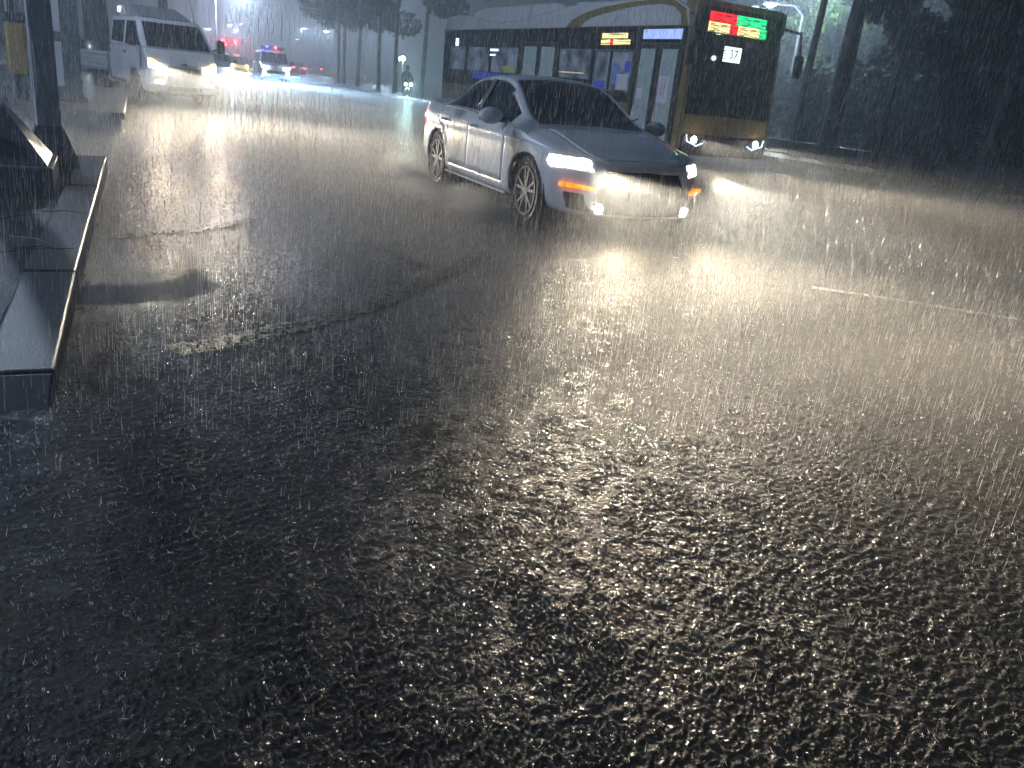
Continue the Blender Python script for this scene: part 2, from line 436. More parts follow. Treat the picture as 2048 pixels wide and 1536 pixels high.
# right-hand pavement beyond the bus lane, its kerb stones, and the left-hand street
hd = np.array([math.cos(R(-60)), math.sin(R(-60))])        # heading of the lanes
nl = np.array([-hd[1], hd[0]])                              # to the far side
def lane(s, t): p = np.array([2.3, 21.0]) + hd*s + nl*t; return (float(p[0]), float(p[1]))
p4 = [lane(-130, 5.3), lane(30, 5.3), lane(30, 60), lane(-130, 60)]
mobj('sidewalk', [(x, y, 0.16) for x, y in p4] + [(x, y, -0.05) for x, y in p4], [(0, 1, 2, 3), (0, 4, 5, 1), (1, 5, 6, 2), (2, 6, 7, 3), (3, 7, 4, 0)], M_soil)['kind'] = 'structure'
kerb_r = root('kerb', 'long line of grey kerb stones along the far side of the road', 'kerb', (0, 0, 0))
base_k = None
for k in range(110):
    s = -105 + k*1.2
    x, y = lane(s, 5.14)
    if base_k is None:
        base_k = box('kerb_stone', (x, y, 0.085), (1.185, 0.26, 0.19), M_kerb, kerb_r, 0.02, (0, 0, R(-60)))
    else:
        o = base_k.copy(); link(o, kerb_r); o.location = (x, y, 0.085 + random.uniform(-.004, .004))

# ------------------------------------------------------------------ median island on the left with its posts
md = np.array([-0.427, 0.904]); mn = np.array([-0.904, -0.427])      # along the kerb, away from the road
def med(s, t, z=0.0): p = np.array([-1.90, 3.20]) + md*s + mn*t; return (float(p[0]), float(p[1]), z)
KH = 0.15
km = root('kerb', 'wide wet granite kerb at the left edge with glinting front edge', 'kerb', (0, 0, 0))
# three long stones and the sunken end stone
S = [(-.70, -.35, .085), (-0.34, 1.045, KH-.004), (1.055, 4.105, KH), (4.12, 6.29, KH+.004)]
for s0, s1, zt in S:
    V8 = []
    for (s, t) in ((s0, 0), (s1, 0), (s1, .25), (s0, .25)): V8.append(med(s, t, -0.08))
    zn = -.05 if s0 < -.5 else (.09 if s0 < 0 else zt)                       # the end stone dips under the water
    for (s, t, zz) in ((s0, 0, zn), (s1, 0, zt), (s1, .25, zt), (s0, .25, zn)): V8.append(med(s, t, zz))
    o = mobj('kerb_stone', V8, [(0, 3, 2, 1)[::-1], (4, 5, 6, 7)[::-1], (0, 1, 5, 4)[::-1], (1, 2, 6, 5)[::-1], (2, 3, 7, 6)[::-1], (3, 0, 4, 7)[::-1]], M_kerb, km)
    bm = bmesh.new(); bm.from_mesh(o.data); bmesh.ops.recalc_face_normals(bm, faces=bm.faces); bm.to_mesh(o.data); bm.free()
    bevel(o, 0.014, 2)
# soil bed behind the kerb: bumpy sheet
ns_, nt_ = 110, 40
sg = np.linspace(-1.6, 6.29, ns_); tg = np.linspace(0.255, 4.2, nt_)
SS, TG = np.meshgrid(sg, tg, indexing='ij')
org = np.array([-1.90, 3.20])
PX = org[0] + md[0]*SS + mn[0]*TG; PY = org[1] + md[1]*SS + mn[1]*TG
PZ = 0.10 + waves(PX*1.7, PY*1.7)*0.9 + 0.02*np.sin(PX*7)*np.sin(PY*6) - 0.14*np.clip(-SS/1.2, 0, 1)
VV = np.stack([PX, PY, PZ], -1).reshape(-1, 3); i, j = np.meshgrid(np.arange(ns_-1), np.arange(nt_-1), indexing='ij'); a = (i*nt_+j).ravel()
bigmesh('soil_bed', VV, np.stack([a, a+nt_, a+nt_+1, a+1], 1), M_soil, True)['kind'] = 'structure'
# second island past the gap
i2 = root('traffic_island', 'raised concrete island with a square blunt end beyond the gap in the kerb', 'traffic island')
e0 = np.array([-6.55, 13.2]); ev = np.array([-.847, .531])
P2 = [e0, e0 + md*30, e0 + md*30 + ev*9, e0 + ev*9]
v = [(p[0], p[1], -0.05) for p in P2] + [(P2[0][0], P2[0][1], .25), (P2[1][0], P2[1][1], .25), (P2[2][0], P2[2][1], .25), (P2[3][0], P2[3][1], .25)]
o = mobj('island_body', v, [(4, 5, 6, 7), (0, 4, 7, 3), (0, 1, 5, 4), (1, 2, 6, 5), (2, 3, 7, 6)], M_concrete, i2)
bm = bmesh.new(); bm.from_mesh(o.data); bmesh.ops.recalc_face_normals(bm, faces=bm.faces); bm.to_mesh(o.data); bm.free(); bevel(o, .02)
for k in range(24):
    p = e0 + md*(0.62 + 1.25*k) + ev*0.10
    box('kerb_stone', (p[0], p[1], 0.235), (1.235, 0.22, 0.10), M_kerb, i2, 0.015, (0, 0, math.atan2(md[1], md[0])))
pm = e0 + ev*2.9 + md*.7
o = mobj('soil_mound', [(pm[0]+math.cos(t)*q*1.2+random.uniform(-.05, .05), pm[1]+math.sin(t)*q*.6, .25+h) for q, h in ((1, -.02), (.6, .10), (.2, .16)) for t in np.linspace(0, 2*math.pi, 12, endpoint=False)],
         [(r_*12+k, r_*12+(k+1) % 12, (r_+1)*12+(k+1) % 12, (r_+1)*12+k) for r_ in range(2) for k in range(12)] + [tuple(24+k for k in range(12))], M_soil, i2, True)

def square_post(r, w, z0, z1, m, yaw, bv=0.012):
    return box('shaft', (0, 0, (z0+z1)/2), (w, w, z1-z0), m, r, bv, (0, 0, yaw))

# main post with flared base
pb = med(5.32, .44)
post = root('steel_post', 'square grey steel post with flared base standing by the kerb end', 'post', (pb[0], pb[1], 0.0), R(-65+8))
square_post(post, 0.20, 0.50, 7.0, M_post, 0)
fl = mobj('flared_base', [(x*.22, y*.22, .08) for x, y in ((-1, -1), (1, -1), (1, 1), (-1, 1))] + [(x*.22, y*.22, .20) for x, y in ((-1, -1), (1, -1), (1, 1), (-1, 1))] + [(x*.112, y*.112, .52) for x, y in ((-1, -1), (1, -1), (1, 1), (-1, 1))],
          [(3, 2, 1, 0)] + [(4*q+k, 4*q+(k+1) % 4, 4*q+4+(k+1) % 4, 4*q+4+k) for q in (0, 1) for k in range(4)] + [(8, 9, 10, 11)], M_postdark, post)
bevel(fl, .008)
for sx, sy, ry in ((0, -1, 0), (-1, 0, 0), (1, 0, 0)):
    hx, hy = (0.075, 0.006) if sy else (0.006, 0.075)
    box('hatch', (sx*.103, sy*.103, 1.02), (hx*2, hy*2, .44), M_post, post, .004)
for k in range(4): box('anchor_bolt', ((-1, 1, 1, -1)[k]*.215, (-1, -1, 1, 1)[k]*.185, .21), (.03, .03, .05), M_grey, post)
# near post at the frame edge: plinth and big flare
pn = med(4.10, .76)
post2 = root('steel_post', 'nearest dark post on a concrete plinth cut off by the left picture edge', 'post', (pn[0], pn[1], 0.0), R(-63))
square_post(post2, 0.22, .72, 7.0, M_post, 0)
box('plinth', (0, 0, .19), (0.90, 0.90, .30), M_concrete, post2, .02)
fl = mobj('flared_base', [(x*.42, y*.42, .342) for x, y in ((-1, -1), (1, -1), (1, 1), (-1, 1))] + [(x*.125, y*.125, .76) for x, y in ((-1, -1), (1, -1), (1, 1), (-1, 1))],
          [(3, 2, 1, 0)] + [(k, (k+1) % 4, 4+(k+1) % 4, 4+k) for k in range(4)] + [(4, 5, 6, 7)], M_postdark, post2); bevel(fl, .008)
box('gusset', (.24, 0, .48), (.26, .03, .20), M_postdark, post2)
# cabinet-like post with white panels, and the yellow padded post
pc = np.array([-8.62, 15.4])
cab = root('panel_post', 'broad grey green post with two white panels behind the steel post', 'post', (pc[0], pc[1], .25), R(-62))
box('column', (0, 0, 2.6), (.50, .56, 5.2), M_cabinet, cab, .02)
box('foot', (0, 0, .05), (.62, .68, .08), M_concrete, cab, .02)
box('white_panel', (.256, -.12, .62), (.02, .24, .74), M_white_panel, cab, .004)
box('white_panel', (.256, -.12, 2.1), (.02, .24, 1.9), M_white_panel, cab, .004)
box('collar', (0, 0, 1.07), (.54, .60, .12), M_cabinet, cab, .01)
py_ = np.array([-9.0, 14.68])
yp = root('padded_post', 'slim post wrapped in a dark topped yellow crash pad at far left', 'post', (py_[0], py_[1], .25), R(-60))
box('shaft', (0, 0, 2.4), (.20, .20, 4.8), M_cabinet, yp, .02)
for sx in (-.11, .11): tube('pipe', [(sx*1.25, -.09, 0), (sx*1.25, -.09, 4.8)], .03, M_grey, yp)
box('yellow_pad', (0, 0, .80), (.34, .32, .85), M_ypad, yp, .05)
box('pad_cap', (0, 0, 1.30), (.36, .34, .16), M_black, yp, .04)

# twigs, weeds and a stone on the soil bed
for k, (s, t, l, a) in enumerate(((1.5, .34, .26, .3), (1.85, .40, .42, -.4), (2.7, .30, .30, .2), (1.3, .5, .5, .8), (2.3, .55, .36, 1.2))):
    p = np.array(med(s, t, .165)); d = np.array([math.cos(a), math.sin(a), .02])
    o = tube('fallen_twig', [p, p + d*l*.5 + np.array([0, .02, .012]), p + d*l], [.004, .003, .0015], M_twig, None, 5)
    tag(o, ('thin wet twig lying on the kerb stone near its lower joint', 'bent twig on the soil just behind the kerb', 'short twig across the back of the long kerb stone', 'dark twig half sunk in the soil bed', 'small twig beside the concrete plinth')[k], 'twig', 'twigs on the kerb and soil')
def weed(name, label, base, n, h, spread, m):
    V, F = [], []
    for k in range(n):
        a = random.uniform(0, 2*math.pi); q = random.uniform(.2, 1)*spread; b = np.array([random.gauss(0, .05), random.gauss(0, .05), 0])
        tip = b + np.array([math.cos(a)*q, math.sin(a)*q, h*random.uniform(.5, 1)]); mid = (b+tip)/2 + np.array([0, 0, h*.15])
        w = np.array([-math.sin(a), math.cos(a), 0])*.004
        i0 = len(V); V += [b-w, b+w, mid+w, mid-w, tip]; F += [(i0, i0+1, i0+2, i0+3), (i0+3, i0+2, i0+4)]
    o = mobj(name, V, F, m); o.location = base; tag(o, label, 'weed'); return o
weed('weed_tuft', 'pale grass tuft growing between the plinth and the flared post', med(4.75, .36, .12), 120, .30, .16, M_twig)
weed('weed_tuft', 'small weed tuft at the corner of the last kerb stone', med(5.85, .32, .12), 60, .12, .10, M_twig)
o = mobj('broken_brick', [(0, 0, 0), (.20, .03, 0), (.18, .13, 0), (.01, .11, 0), (.10, .05, .17), (.13, .08, .15)], [(3, 2, 1, 0), (0, 1, 4), (1, 2, 5, 4), (2, 3, 5), (3, 0, 4, 5)], M_concrete)
o.location = med(4.85, .42, .12); o.scale = (.5, .5, .5); tag(o, 'pointed lump of broken concrete beside the near plinth', 'rubble')

# ------------------------------------------------------------------ white sedan (lofted body)
def smooth_interp(x, xs, ys):
    xs = np.asarray(xs, float); ys = np.asarray(ys, float)
    d = np.gradient(ys, xs); d[1:-1] = np.where(np.sign(np.diff(ys)[:-1]) == np.sign(np.diff(ys)[1:]), d[1:-1], 0)
    k = np.clip(np.searchsorted(xs, x)-1, 0, len(xs)-2); h = xs[k+1]-xs[k]; t = (x-xs[k])/h
    return (ys[k]*(1+2*t)*(1-t)**2 + h*d[k]*t*(1-t)**2 + ys[k+1]*t*t*(3-2*t) + h*d[k+1]*t*t*(t-1))

def make_sedan():
    r = root('white_sedan', 'white four door sedan driving through the flood with its headlights on', 'car', (-0.483, 11.008, 0), R(-64.16))
    xs = np.concatenate([np.arange(-.93, -.7, .03), np.arange(-.70, 3.1, .04), np.arange(3.1, 3.585, .022)])
    w = smooth_interp(xs, [-.93, -.85, -.6, 0, 1.4, 2.7, 3.1, 3.32, 3.48, 3.58], [.66, .76, .83, .87, .885, .875, .85, .79, .68, .52])
    zb = smooth_interp(xs, [-.93, -.8, -.4, 0, 2.7, 3.3, 3.5, 3.58], [.36, .27, .2, .19, .19, .19, .21, .25])
    belt = smooth_interp(xs, [-.93, -.82, -.3, .4, 1.4, 2.4, 2.9, 3.3, 3.5, 3.58], [.80, .93, .985, .985, .955, .90, .82, .73, .64, .52])
    top = smooth_interp(xs, [-.93, -.84, -.5, -.25, .45, .9, 1.25, 1.5, 2.45, 2.6, 3.0, 3.3, 3.5, 3.58], [.83, .985, 1.035, 1.06, 1.37, 1.425, 1.43, 1.40, .985, .955, .87, .78, .68, .55])
    yr = smooth_interp(xs, [-.93, -.25, .45, 1.25, 1.5, 2.45, 2.8, 3.3, 3.58], [.55, .60, .55, .555, .57, .69, .66, .58, .40])
    cabin = np.clip((top - belt - .10)/.12, 0, 1)
    rail = np.where(cabin > 0, top - .055*cabin - .03, belt + (top-belt)*.6)
    rail = cabin*(top-.075) + (1-cabin)*(belt + (top-belt)*.62)
    segn = [3, 2, 2, 4, 7, 5, 2, 7, 2, 5, 5]
    rows = []
    for k in range(len(xs)):
        W, B, T, Y, Q = w[k], belt[k], top[k], yr[k], rail[k]
        zl = zb[k]
        key = [(0, zl+.02), (W*.80, zl), (W-.035, zl+.05), (W-.005, zl+.16), (W, min(.62, zl+(B-zl)*.62)), (W-.012, zl+(B-zl)*.86), (W-.05, B-.012),
               (W-.085, B+.012), (Y+.012, Q), (Y-.045, Q + (T-Q)*.5), (Y*.55, T-.012), (0, T)]
        pts = []
        for s_, n in enumerate(segn):
            for q in range(n):
                t = q/n; a, b = key[s_], key[s_+1]; pts.append((a[0]+(b[0]-a[0])*t, a[1]+(b[1]-a[1])*t))
        pts.append(key[-1]); rows.append(pts)
    H = np.array(rows)                                  # (nx, nv, 2)
    nx, nv = H.shape[:2]
    for _ in range(2):                                  # soften the section corners, not the glass edges
        Hs = H.copy(); Hs[:, 1:-1] = (H[:, :-2] + 2*H[:, 1:-1] + H[:, 2:])/4; H = Hs
    V3 = np.zeros((nx, nv, 3)); V3[..., 0] = xs[:, None]; V3[..., 1] = -H[..., 0]; V3[..., 2] = H[..., 1]
    # round the nose and tail in plan
    yy = np.abs(V3[..., 1])/.88
    V3[..., 0] -= np.clip((xs[:, None]-2.9)/.6, 0, 1)**1.5*0.26*yy**2.4
    V3[..., 0] += np.clip((-.5-xs[:, None])/.4, 0, 1)**1.2*0.16*yy**2.6
    # belly crease along the doors
    crease = np.exp(-((V3[..., 2]-.80)/.03)**2)*.008; V3[..., 1] -= crease*(np.abs(V3[..., 1]) > .6)
    cum = np.cumsum([0]+segn)
    def zone(v0): return int(np.searchsorted(cum, v0, side='right')-1)
    arches = ((0.0, .335, .375), (2.7, .335, .375))
    for cx, cz, ra in arches:                           # pull vertices near the arch onto its circle
        d = np.hypot(V3[..., 0]-cx, V3[..., 2]-cz); sel = (np.abs(d-ra) < .03) & (np.abs(V3[..., 1]) > .62) & (V3[..., 2] > .1)
        k = np.where(sel, ra/np.maximum(d, 1e-6), 1); V3[..., 0] = cx + (V3[..., 0]-cx)*k; V3[..., 2] = cz + (V3[..., 2]-cz)*k
    groups = {}
    for a in range(nx-1):
        for b in range(nv-1):
            q = V3[[a, a+1, a+1, a], [b, b, b+1, b+1]]; c = q.mean(0); z_ = zone(b)
            name = 'body'
            if abs(c[1]) > .60 or z_ <= 2:
                hole = False
                for cx, cz, ra in arches:
                    if math.hypot(c[0]-cx, c[2]-cz) < ra-.004 and abs(c[1]) > .55: hole = True
                if hole: continue
            xc = c[0]
            if z_ == 7 and cabin[a] > .5 and rail[a]-belt[a] > .09:
                bq = b - cum[7]
                if .12 < xc < 2.12 and bq <= 6 and not (bq == 6 and xc > 1.7): name = 'side_window'
                if name == 'side_window' and xc > 2.02 - .02*bq and bq < 3 and False: name = 'body'
            if z_ in (9, 10) and 1.52 < xs[a] < 2.45: name = 'windshield'
            if z_ in (9, 10) and -.23 < xs[a] < .42: name = 'rear_window'
            if xs[a] > 3.08 and name == 'body':
                if .64 < c[2] < .72 and abs(c[1]) > .55 and xc > 3.08 and abs(c[1]) < .83: name = 'headlight'
                elif .52 < c[2] < .645 and abs(c[1]) < .40 and xs[a] > 3.44: name = 'grille'
                elif .235 < c[2] < .42 and abs(c[1]) < .50 and xs[a] > 3.40: name = 'lower_grille'
            if xs[a] < -.62 and .72 < c[2] < .90 and abs(c[1]) > .45: name = 'taillight'
            if name == 'body' and 3 <= z_ <= 6 and c[2] > .27 and abs(c[1]) > .6:
                far = min(math.hypot(xc-q_[0], c[2]-q_[1]) for q_ in arches)
                if 1.12 < xc < 2.14 and far > .46: name = 'front_door'
                elif .02 < xc < 1.12 and far > .46: name = 'rear_door'
            if name == 'body' and z_ >= 9 and 2.62 < xs[a] and c[2] > .55 and xc < 3.42: name = 'hood'
            groups.setdefault(name, []).append((a, b))
    mats = dict(body=M_white, side_window=M_glass, windshield=M_glass, rear_window=M_glass, headlight=E_head, grille=M_black, lower_grille=M_black, taillight=MATS['taillight_red'],
                front_door=M_white, rear_door=M_white, hood=M_white)
    offs = dict(front_door=.002, rear_door=.002, hood=.002, headlight=.006, taillight=.005, side_window=-.006, windshield=-.004, rear_window=-.004, grille=-.012, lower_grille=-.015)
    # vertex normals of the half body
    dx = np.gradient(V3, axis=0); dv = np.gradient(V3, axis=1); N = np.cross(dx, dv); N /= np.maximum(np.linalg.norm(N, axis=2), 1e-9)[..., None]
    ref = np.stack([0*N[..., 0], V3[..., 1], V3[..., 2]-.6], -1)
    if (N*ref).sum() < 0: N = -N
    def emit(name, quads, sides, parent):
        vid, VV, FF = {}, [], []
        for s in sides:
            for a, b in quads:
                f = []
                for (i_, j_) in ((a, b), (a+1, b), (a+1, b+1), (a, b+1)):
                    key = (s if j_ < nv-1 and j_ > 0 else 0, i_, j_)
                    if key not in vid:
                        p = V3[i_, j_] + N[i_, j_]*offs.get(name, 0)
                        vid[key] = len(VV); VV.append((p[0], p[1]*(1 if s < 0 else -1), p[2]))
                    f.append(vid[key])
                FF.append(tuple(f if s < 0 else f[::-1]))
        nm = {'front_door': 'door', 'rear_door': 'door', 'lower_grille': 'grille', 'side_window': 'window'}.get(name, name)
        o = mobj(nm, VV, FF, mats[name], parent, True, R(38))
        if name in ('front_door', 'rear_door', 'hood', 'body'):
            pass
        so = o.modifiers.new('thick', 'SOLIDIFY'); so.thickness = .012; so.offset = -1 if True else 1
        return o
    parts = {}
    for name, quads in groups.items():
        if name in ('front_door', 'rear_door', 'headlight', 'taillight', 'side_window'):
            for s in (-1, 1):
                if name == 'side_window':
                    for x0, x1 in ((-9, 1.08), (1.16, 9)):
                        qq = [q for q in quads if x0 < xs[q[0]] and xs[q[0]+1] <= x1+.02]; parts[(name, s, x0)] = emit(name, qq, (s,), r)
                    qq = [q for q in quads if not (xs[q[0]+1] <= 1.10 or xs[q[0]] > 1.16)]
                else: parts[(name, s)] = emit(name, quads, (s,), r)
        else: emit(name, quads, (-1, 1), r)
    mobj('nose_cap', [tuple(p) for p in V3[-1]] + [(p[0], -p[1], p[2]) for p in V3[-1][::-1]], [tuple(range(2*nv))], M_black, r)
    mobj('tail_cap', [tuple(p) for p in V3[0]] + [(p[0], -p[1], p[2]) for p in V3[0][::-1]], [tuple(range(2*nv))[::-1]], M_white, r)
    # B pillars, dark inner shell
    for s in (-1, 1):
        slab('pillar', [(1.06, s*.80, .97), (1.18, s*.80, .965), (1.17, s*.60, 1.345), (1.07, s*.60, 1.345)][::(1 if s < 0 else -1)], .02, M_black, r, off=.0)
    extrude_xz('inner_shell', [(-.75, .3), (-.42, .3), (-.42, .72), (.42, .72), (.42, .3), (2.28, .3), (2.28, .72), (3.1, .72), (2.4, .9), (1.4, 1.33), (.5, 1.31), (-.2, .97), (-.75, .9)], .52, M_gap, r)
    box('underbody', (1.35, 0, .26), (4.1, 1.15, .14), M_under, r)
    for s in (-1, 1):
        for cx in (0, 2.7):
            wheel(r, cx, s*.755, .335, .215, s, 5, .70)
            lathe('wheel_well', [(.39, s*.30), (.39, s*.84)], M_under, r, 24, 'y').location = (cx, 0, .335)
        # handles as sub-parts
        for nm, hx in (('front_door', 1.27), ('rear_door', .30)):
            h = box('handle', (hx, s*.883, .835), (.20, .045, .032), M_chrome, parts[(nm, s)], .012)
        mr = ball('mirror', (2.03, s*1.0, .985), .1, M_white, r, 14, (.72, 1.35, .85))
        slab('mirror_glass', [(-.045, -.09, -.06), (-.045, -.09, .06), (-.045, .09, .06), (-.045, .09, -.06)], .01, M_glass, mr)
        tube('mirror_arm', [(2.05, s*.80, .95), (2.04, s*.95, .955)], .03, M_black, r)
        # beltline chrome, sill strip
        tube('belt_trim', [(x_, s*(np.interp(x_, xs, w)-.062), float(np.interp(x_, xs, belt))+.006) for x_ in np.linspace(.14, 2.1, 12)], .010, M_chrome, r, 6)
        tube('sill_trim', [(x_, s*(np.interp(x_, xs, w)-.012), .245) for x_ in np.linspace(.42, 2.28, 8)], .013, M_white, r, 6)
        # bumper corners: amber marker above a dark pocket with the fog lamp
        def nose(y): return 3.58 - .26*(abs(y)/.88)**2.4 - .02
        pts = [(nose(y)-(.10 if abs(y) > .6 else .02), s*y, z) for y, z in ((.50, .455), (.78, .47), (.78, .505), (.50, .49))]
        o = slab('marker_light', pts[::(1 if s > 0 else -1)], .05, E_orange, r, .004, .045)
        pts = [(nose(y)-(.10 if abs(y) > .6 else .02), s*y, z) for y, z in ((.44, .25), (.70, .28), (.74, .42), (.48, .42))]
        slab('fog_pocket', pts[::(1 if s > 0 else -1)], .05, M_black, r, .004, .03)
        o = lathe('fog_light', [(.001, .03), (.035, .028), (.048, .015), (.05, 0)], E_fog, r, 16, 'x'); o.location = (nose(.47)+.01, s*.47, .30)
        headbeam(r, (3.64, s*.62, .66), 3300, (1.0, .83, .60), R(2))
        spot(r, (3.64, s*.46, .30), (.966, 0, -.26), 60, 22, (1.0, .80, .52), .4, .1)
    box('number_plate', (3.60, 0, .43), (.02, .44, .10), M_black, r, .004)
    for y in (-.3, .3): tube('wiper', [(2.50, y-.1, 1.0), (2.30, y+.28, 1.085)], .008, M_black, r, 5)
    point(r, (3.9, -.62, .66), .12, (1, .95, .85)); point(r, (3.9, .62, .66), .12, (1, .95, .85))
    return r
mat('taillight_red', (0.45, 0.02, 0.02), .15, emit=(1, .05, .04), estr=.5)
sedan = make_sedan()

# ------------------------------------------------------------------ white double-cab truck
def make_truck():
    r = root('pickup_truck', 'white double cab truck with dropside bed and roof spoiler at upper left', 'truck', (-10.704, 22.386, 0), R(-45.92))
    W = .84
    low = [(.92, .47)] + [(1.98, .45)] + arc(2.55, .34, .47, 165, 12, 10) + [(3.12, .36), (3.36, .36), (3.42, .50), (3.42, .72), (3.36, 1.0), (3.20, 1.30), (.92, 1.30)]
    b = extrude_xz('cab', low, W, M_white, r, .05, wfun=lambda x, z: W - .03*max(0, x-3.0) - max(0, x-3.2)*.28, ang=35)
    up = [(.92, 1.302), (3.19, 1.302), (2.66, 1.88), (2.50, 1.95), (1.02, 1.95), (.92, 1.90)]
    yf = lambda z: W - (z-1.30)*.15
    u = extrude_xz('cab_roof', up, W, M_white, r, .05, wfun=lambda x, z: yf(z), ang=35)
    ws = [(3.19, 1.34, .74), (2.69, 1.86, .66)]
    slab('windshield', [(3.175, -.74, 1.34), (3.175, .74, 1.34), (2.70, .655, 1.858), (2.70, -.655, 1.858)], .02, M_glass, r, .01, .012)
    for s in (-1, 1):
        side_panel('window', [(1.08, 1.40), (1.90, 1.36), (1.90, 1.85), (1.12, 1.85)], s, yf, M_glass, r, .02, .008, .006)
        side_panel('window', [(2.06, 1.35), (3.00, 1.33), (2.60, 1.84), (2.06, 1.85)], s, yf, M_glass, r, .02, .008, .006)
        for x0, x1 in ((.98, 1.96), (2.0, 2.98)):
            pl = [(x0, .56), (x1 if x1 < 2 else 2.06, .56), (x1 if x1 < 2 else 2.12, .72), (x1 if x1 < 2 else 2.30, .84), (x1 if x1 < 2 else 2.98, .84), (x1, 1.29), (x0, 1.29)]
            if x1 < 2: pl = [(x0, .56), (x1, .56), (x1, 1.29), (x0, 1.29)]
            d = side_panel('door', pl, s, lambda z: W, M_white, r, .02, .006, .004)
            box('handle', (x0+.05 if x0 > 1.5 else x0+.03, s*(W+.022), 1.17), (.11, .03, .05), M_black, d, .01)
        side_panel('sill_strip', [(.96, .50), (2.02, .48), (2.04, .545), (.96, .555)], s, lambda z: W, M_chrome, r, .02, .010)
        m_ = box('mirror', (3.10, s*1.02, 1.47), (.08, .19, .30), M_black, r, .03)
        tube('mirror_arm', [(3.02, s*.80, 1.34), (3.08, s*.96, 1.42)], .02, M_black, r, 6)
        # lamps
        pts = [(3.405, s*.44, .86), (3.355, s*.78, .88), (3.345, s*.79, 1.0), (3.385, s*.52, .985)]
        slab('headlight', pts[::(1 if s > 0 else -1)], .05, E_warm, r, .005, .02)
        pts = [(3.375, s*.56, .992), (3.335, s*.79, 1.007), (3.315, s*.78, 1.085), (3.335, s*.68, 1.07)]
        slab('indicator', pts[::(1 if s > 0 else -1)], .05, E_turn, r, .005, .025)
        pts = [(3.435, s*.48, .545), (3.405, s*.72, .555), (3.405, s*.70, .635), (3.435, s*.50, .625)]
        slab('fog_light', pts[::(1 if s > 0 else -1)], .05, E_warm, r, .005, .01)
        headbeam(r, (3.54, s*.62, .92), 2700, (1.0, .84, .62), 0.0, .04, .5)
        point(r, (3.9, s*.62, .92), .3, (1, .9, .7))
        wheel(r, 2.55, s*.74, .33, .21, s, 5, .68); wheel(r, 0.0, s*.74, .33, .21, s, 5, .68)
        # bed sides: ribbed boards
        bed = box('dropside', (-.32, s*.845, .90), (2.32, .03, .40), M_alu, r, .006)
        for z in (.735, .835, .935, 1.045): box('rib', (0, s*.02, z-.90), (2.30, .03, .045), M_alu, bed, .01)
        for x_ in (-1.46, .83): box('stake', (x_, s*.85, .88), (.05, .06, .46), M_grey, r, .006)
        box('mudguard', (-.46, s*.74, .42), (.03, .22, .46), M_black, r)
        tube('step_bracket', [(.72, s*.80, .68), (.70, s*.80, .50), (.95, s*.80, .46)], .025, M_alu, r, 6)
    box('bed_floor', (-.32, 0, .69), (2.32, 1.66, .06), M_alu, r)
    box('tailgate', (-1.47, 0, .90), (.03, 1.66, .40), M_alu, r, .006)
    box('headboard', (.86, 0, .95), (.03, 1.60, .55), M_grey, r, .006)
    box('chassis', (.9, 0, .50), (4.3, .80, .16), M_under, r, .02)
    box('axle', (0, 0, .33), (.12, 1.3, .12), M_under, r); box('axle', (2.55, 0, .33), (.12, 1.3, .12), M_under, r)
    box('fuel_tank', (1.2, -.55, .40), (.5, .3, .24), M_grey, r, .03)
    box('grille', (3.415, 0, .86), (.03, .80, .13), M_black, r, .01)
    box('bumper', (3.40, 0, .47), (.10, 1.62, .20), M_white, r, .04)
    box('air_intake', (3.447, 0, .47), (.02, .8, .09), M_black, r, .01)
    box('emblem', (3.425, 0, 1.0), (.03, .13, .05), M_chrome, r, .012)
    box('number_plate', (3.455, 0, .60), (.015, .44, .10), M_plate, r)
    for y in (-.3, .25): tube('wiper', [(3.20, y, 1.335), (3.05, y+.34, 1.50)], .009, M_black, r, 5)
    # roof spoiler with raised centre and end plates
    sp = [(1.25, -.62, 1.96), (1.25, .62, 1.96), (2.50, .60, 1.965), (2.50, -.60, 1.965)]
    top_ = [(1.22, -.58, 2.24), (1.22, .58, 2.24), (1.65, .52, 2.23), (1.65, -.52, 2.23)]
    v = sp + top_
    mobj('roof_spoiler', v, [(3, 2, 1, 0)[::-1], (4, 7, 6, 5)[::-1], (0, 4, 5, 1)[::-1], (1, 5, 6, 2)[::-1], (2, 6, 7, 3)[::-1], (3, 7, 4, 0)[::-1]], mat('spoiler_grey', (.30, .31, .33), .3, coat=.3), r)
    bevel(r.children[-1], .03)
    box('roof_lamp', (1.15, -.60, 2.10), (.14, .12, .15), mat('roof_lamp_lit', (.8, .85, .95), .2, emit=(.75, .85, 1.0), estr=.8), r, .03)
    mobj('spoiler_fin', [(1.28, -.66, 1.98), (1.66, -.66, 1.98), (1.40, -.64, 2.20), (1.28, -.62, 1.98), (1.66, -.62, 1.98), (1.40, -.61, 2.20)], [(0, 1, 2), (5, 4, 3), (0, 3, 4, 1), (1, 4, 5, 2), (2, 5, 3, 0)], M_white, r)
    tube('antenna', [(2.55, .62, 1.93), (2.25, .64, 2.5)], .006, M_black, r, 5)
    return r
truck = make_truck()

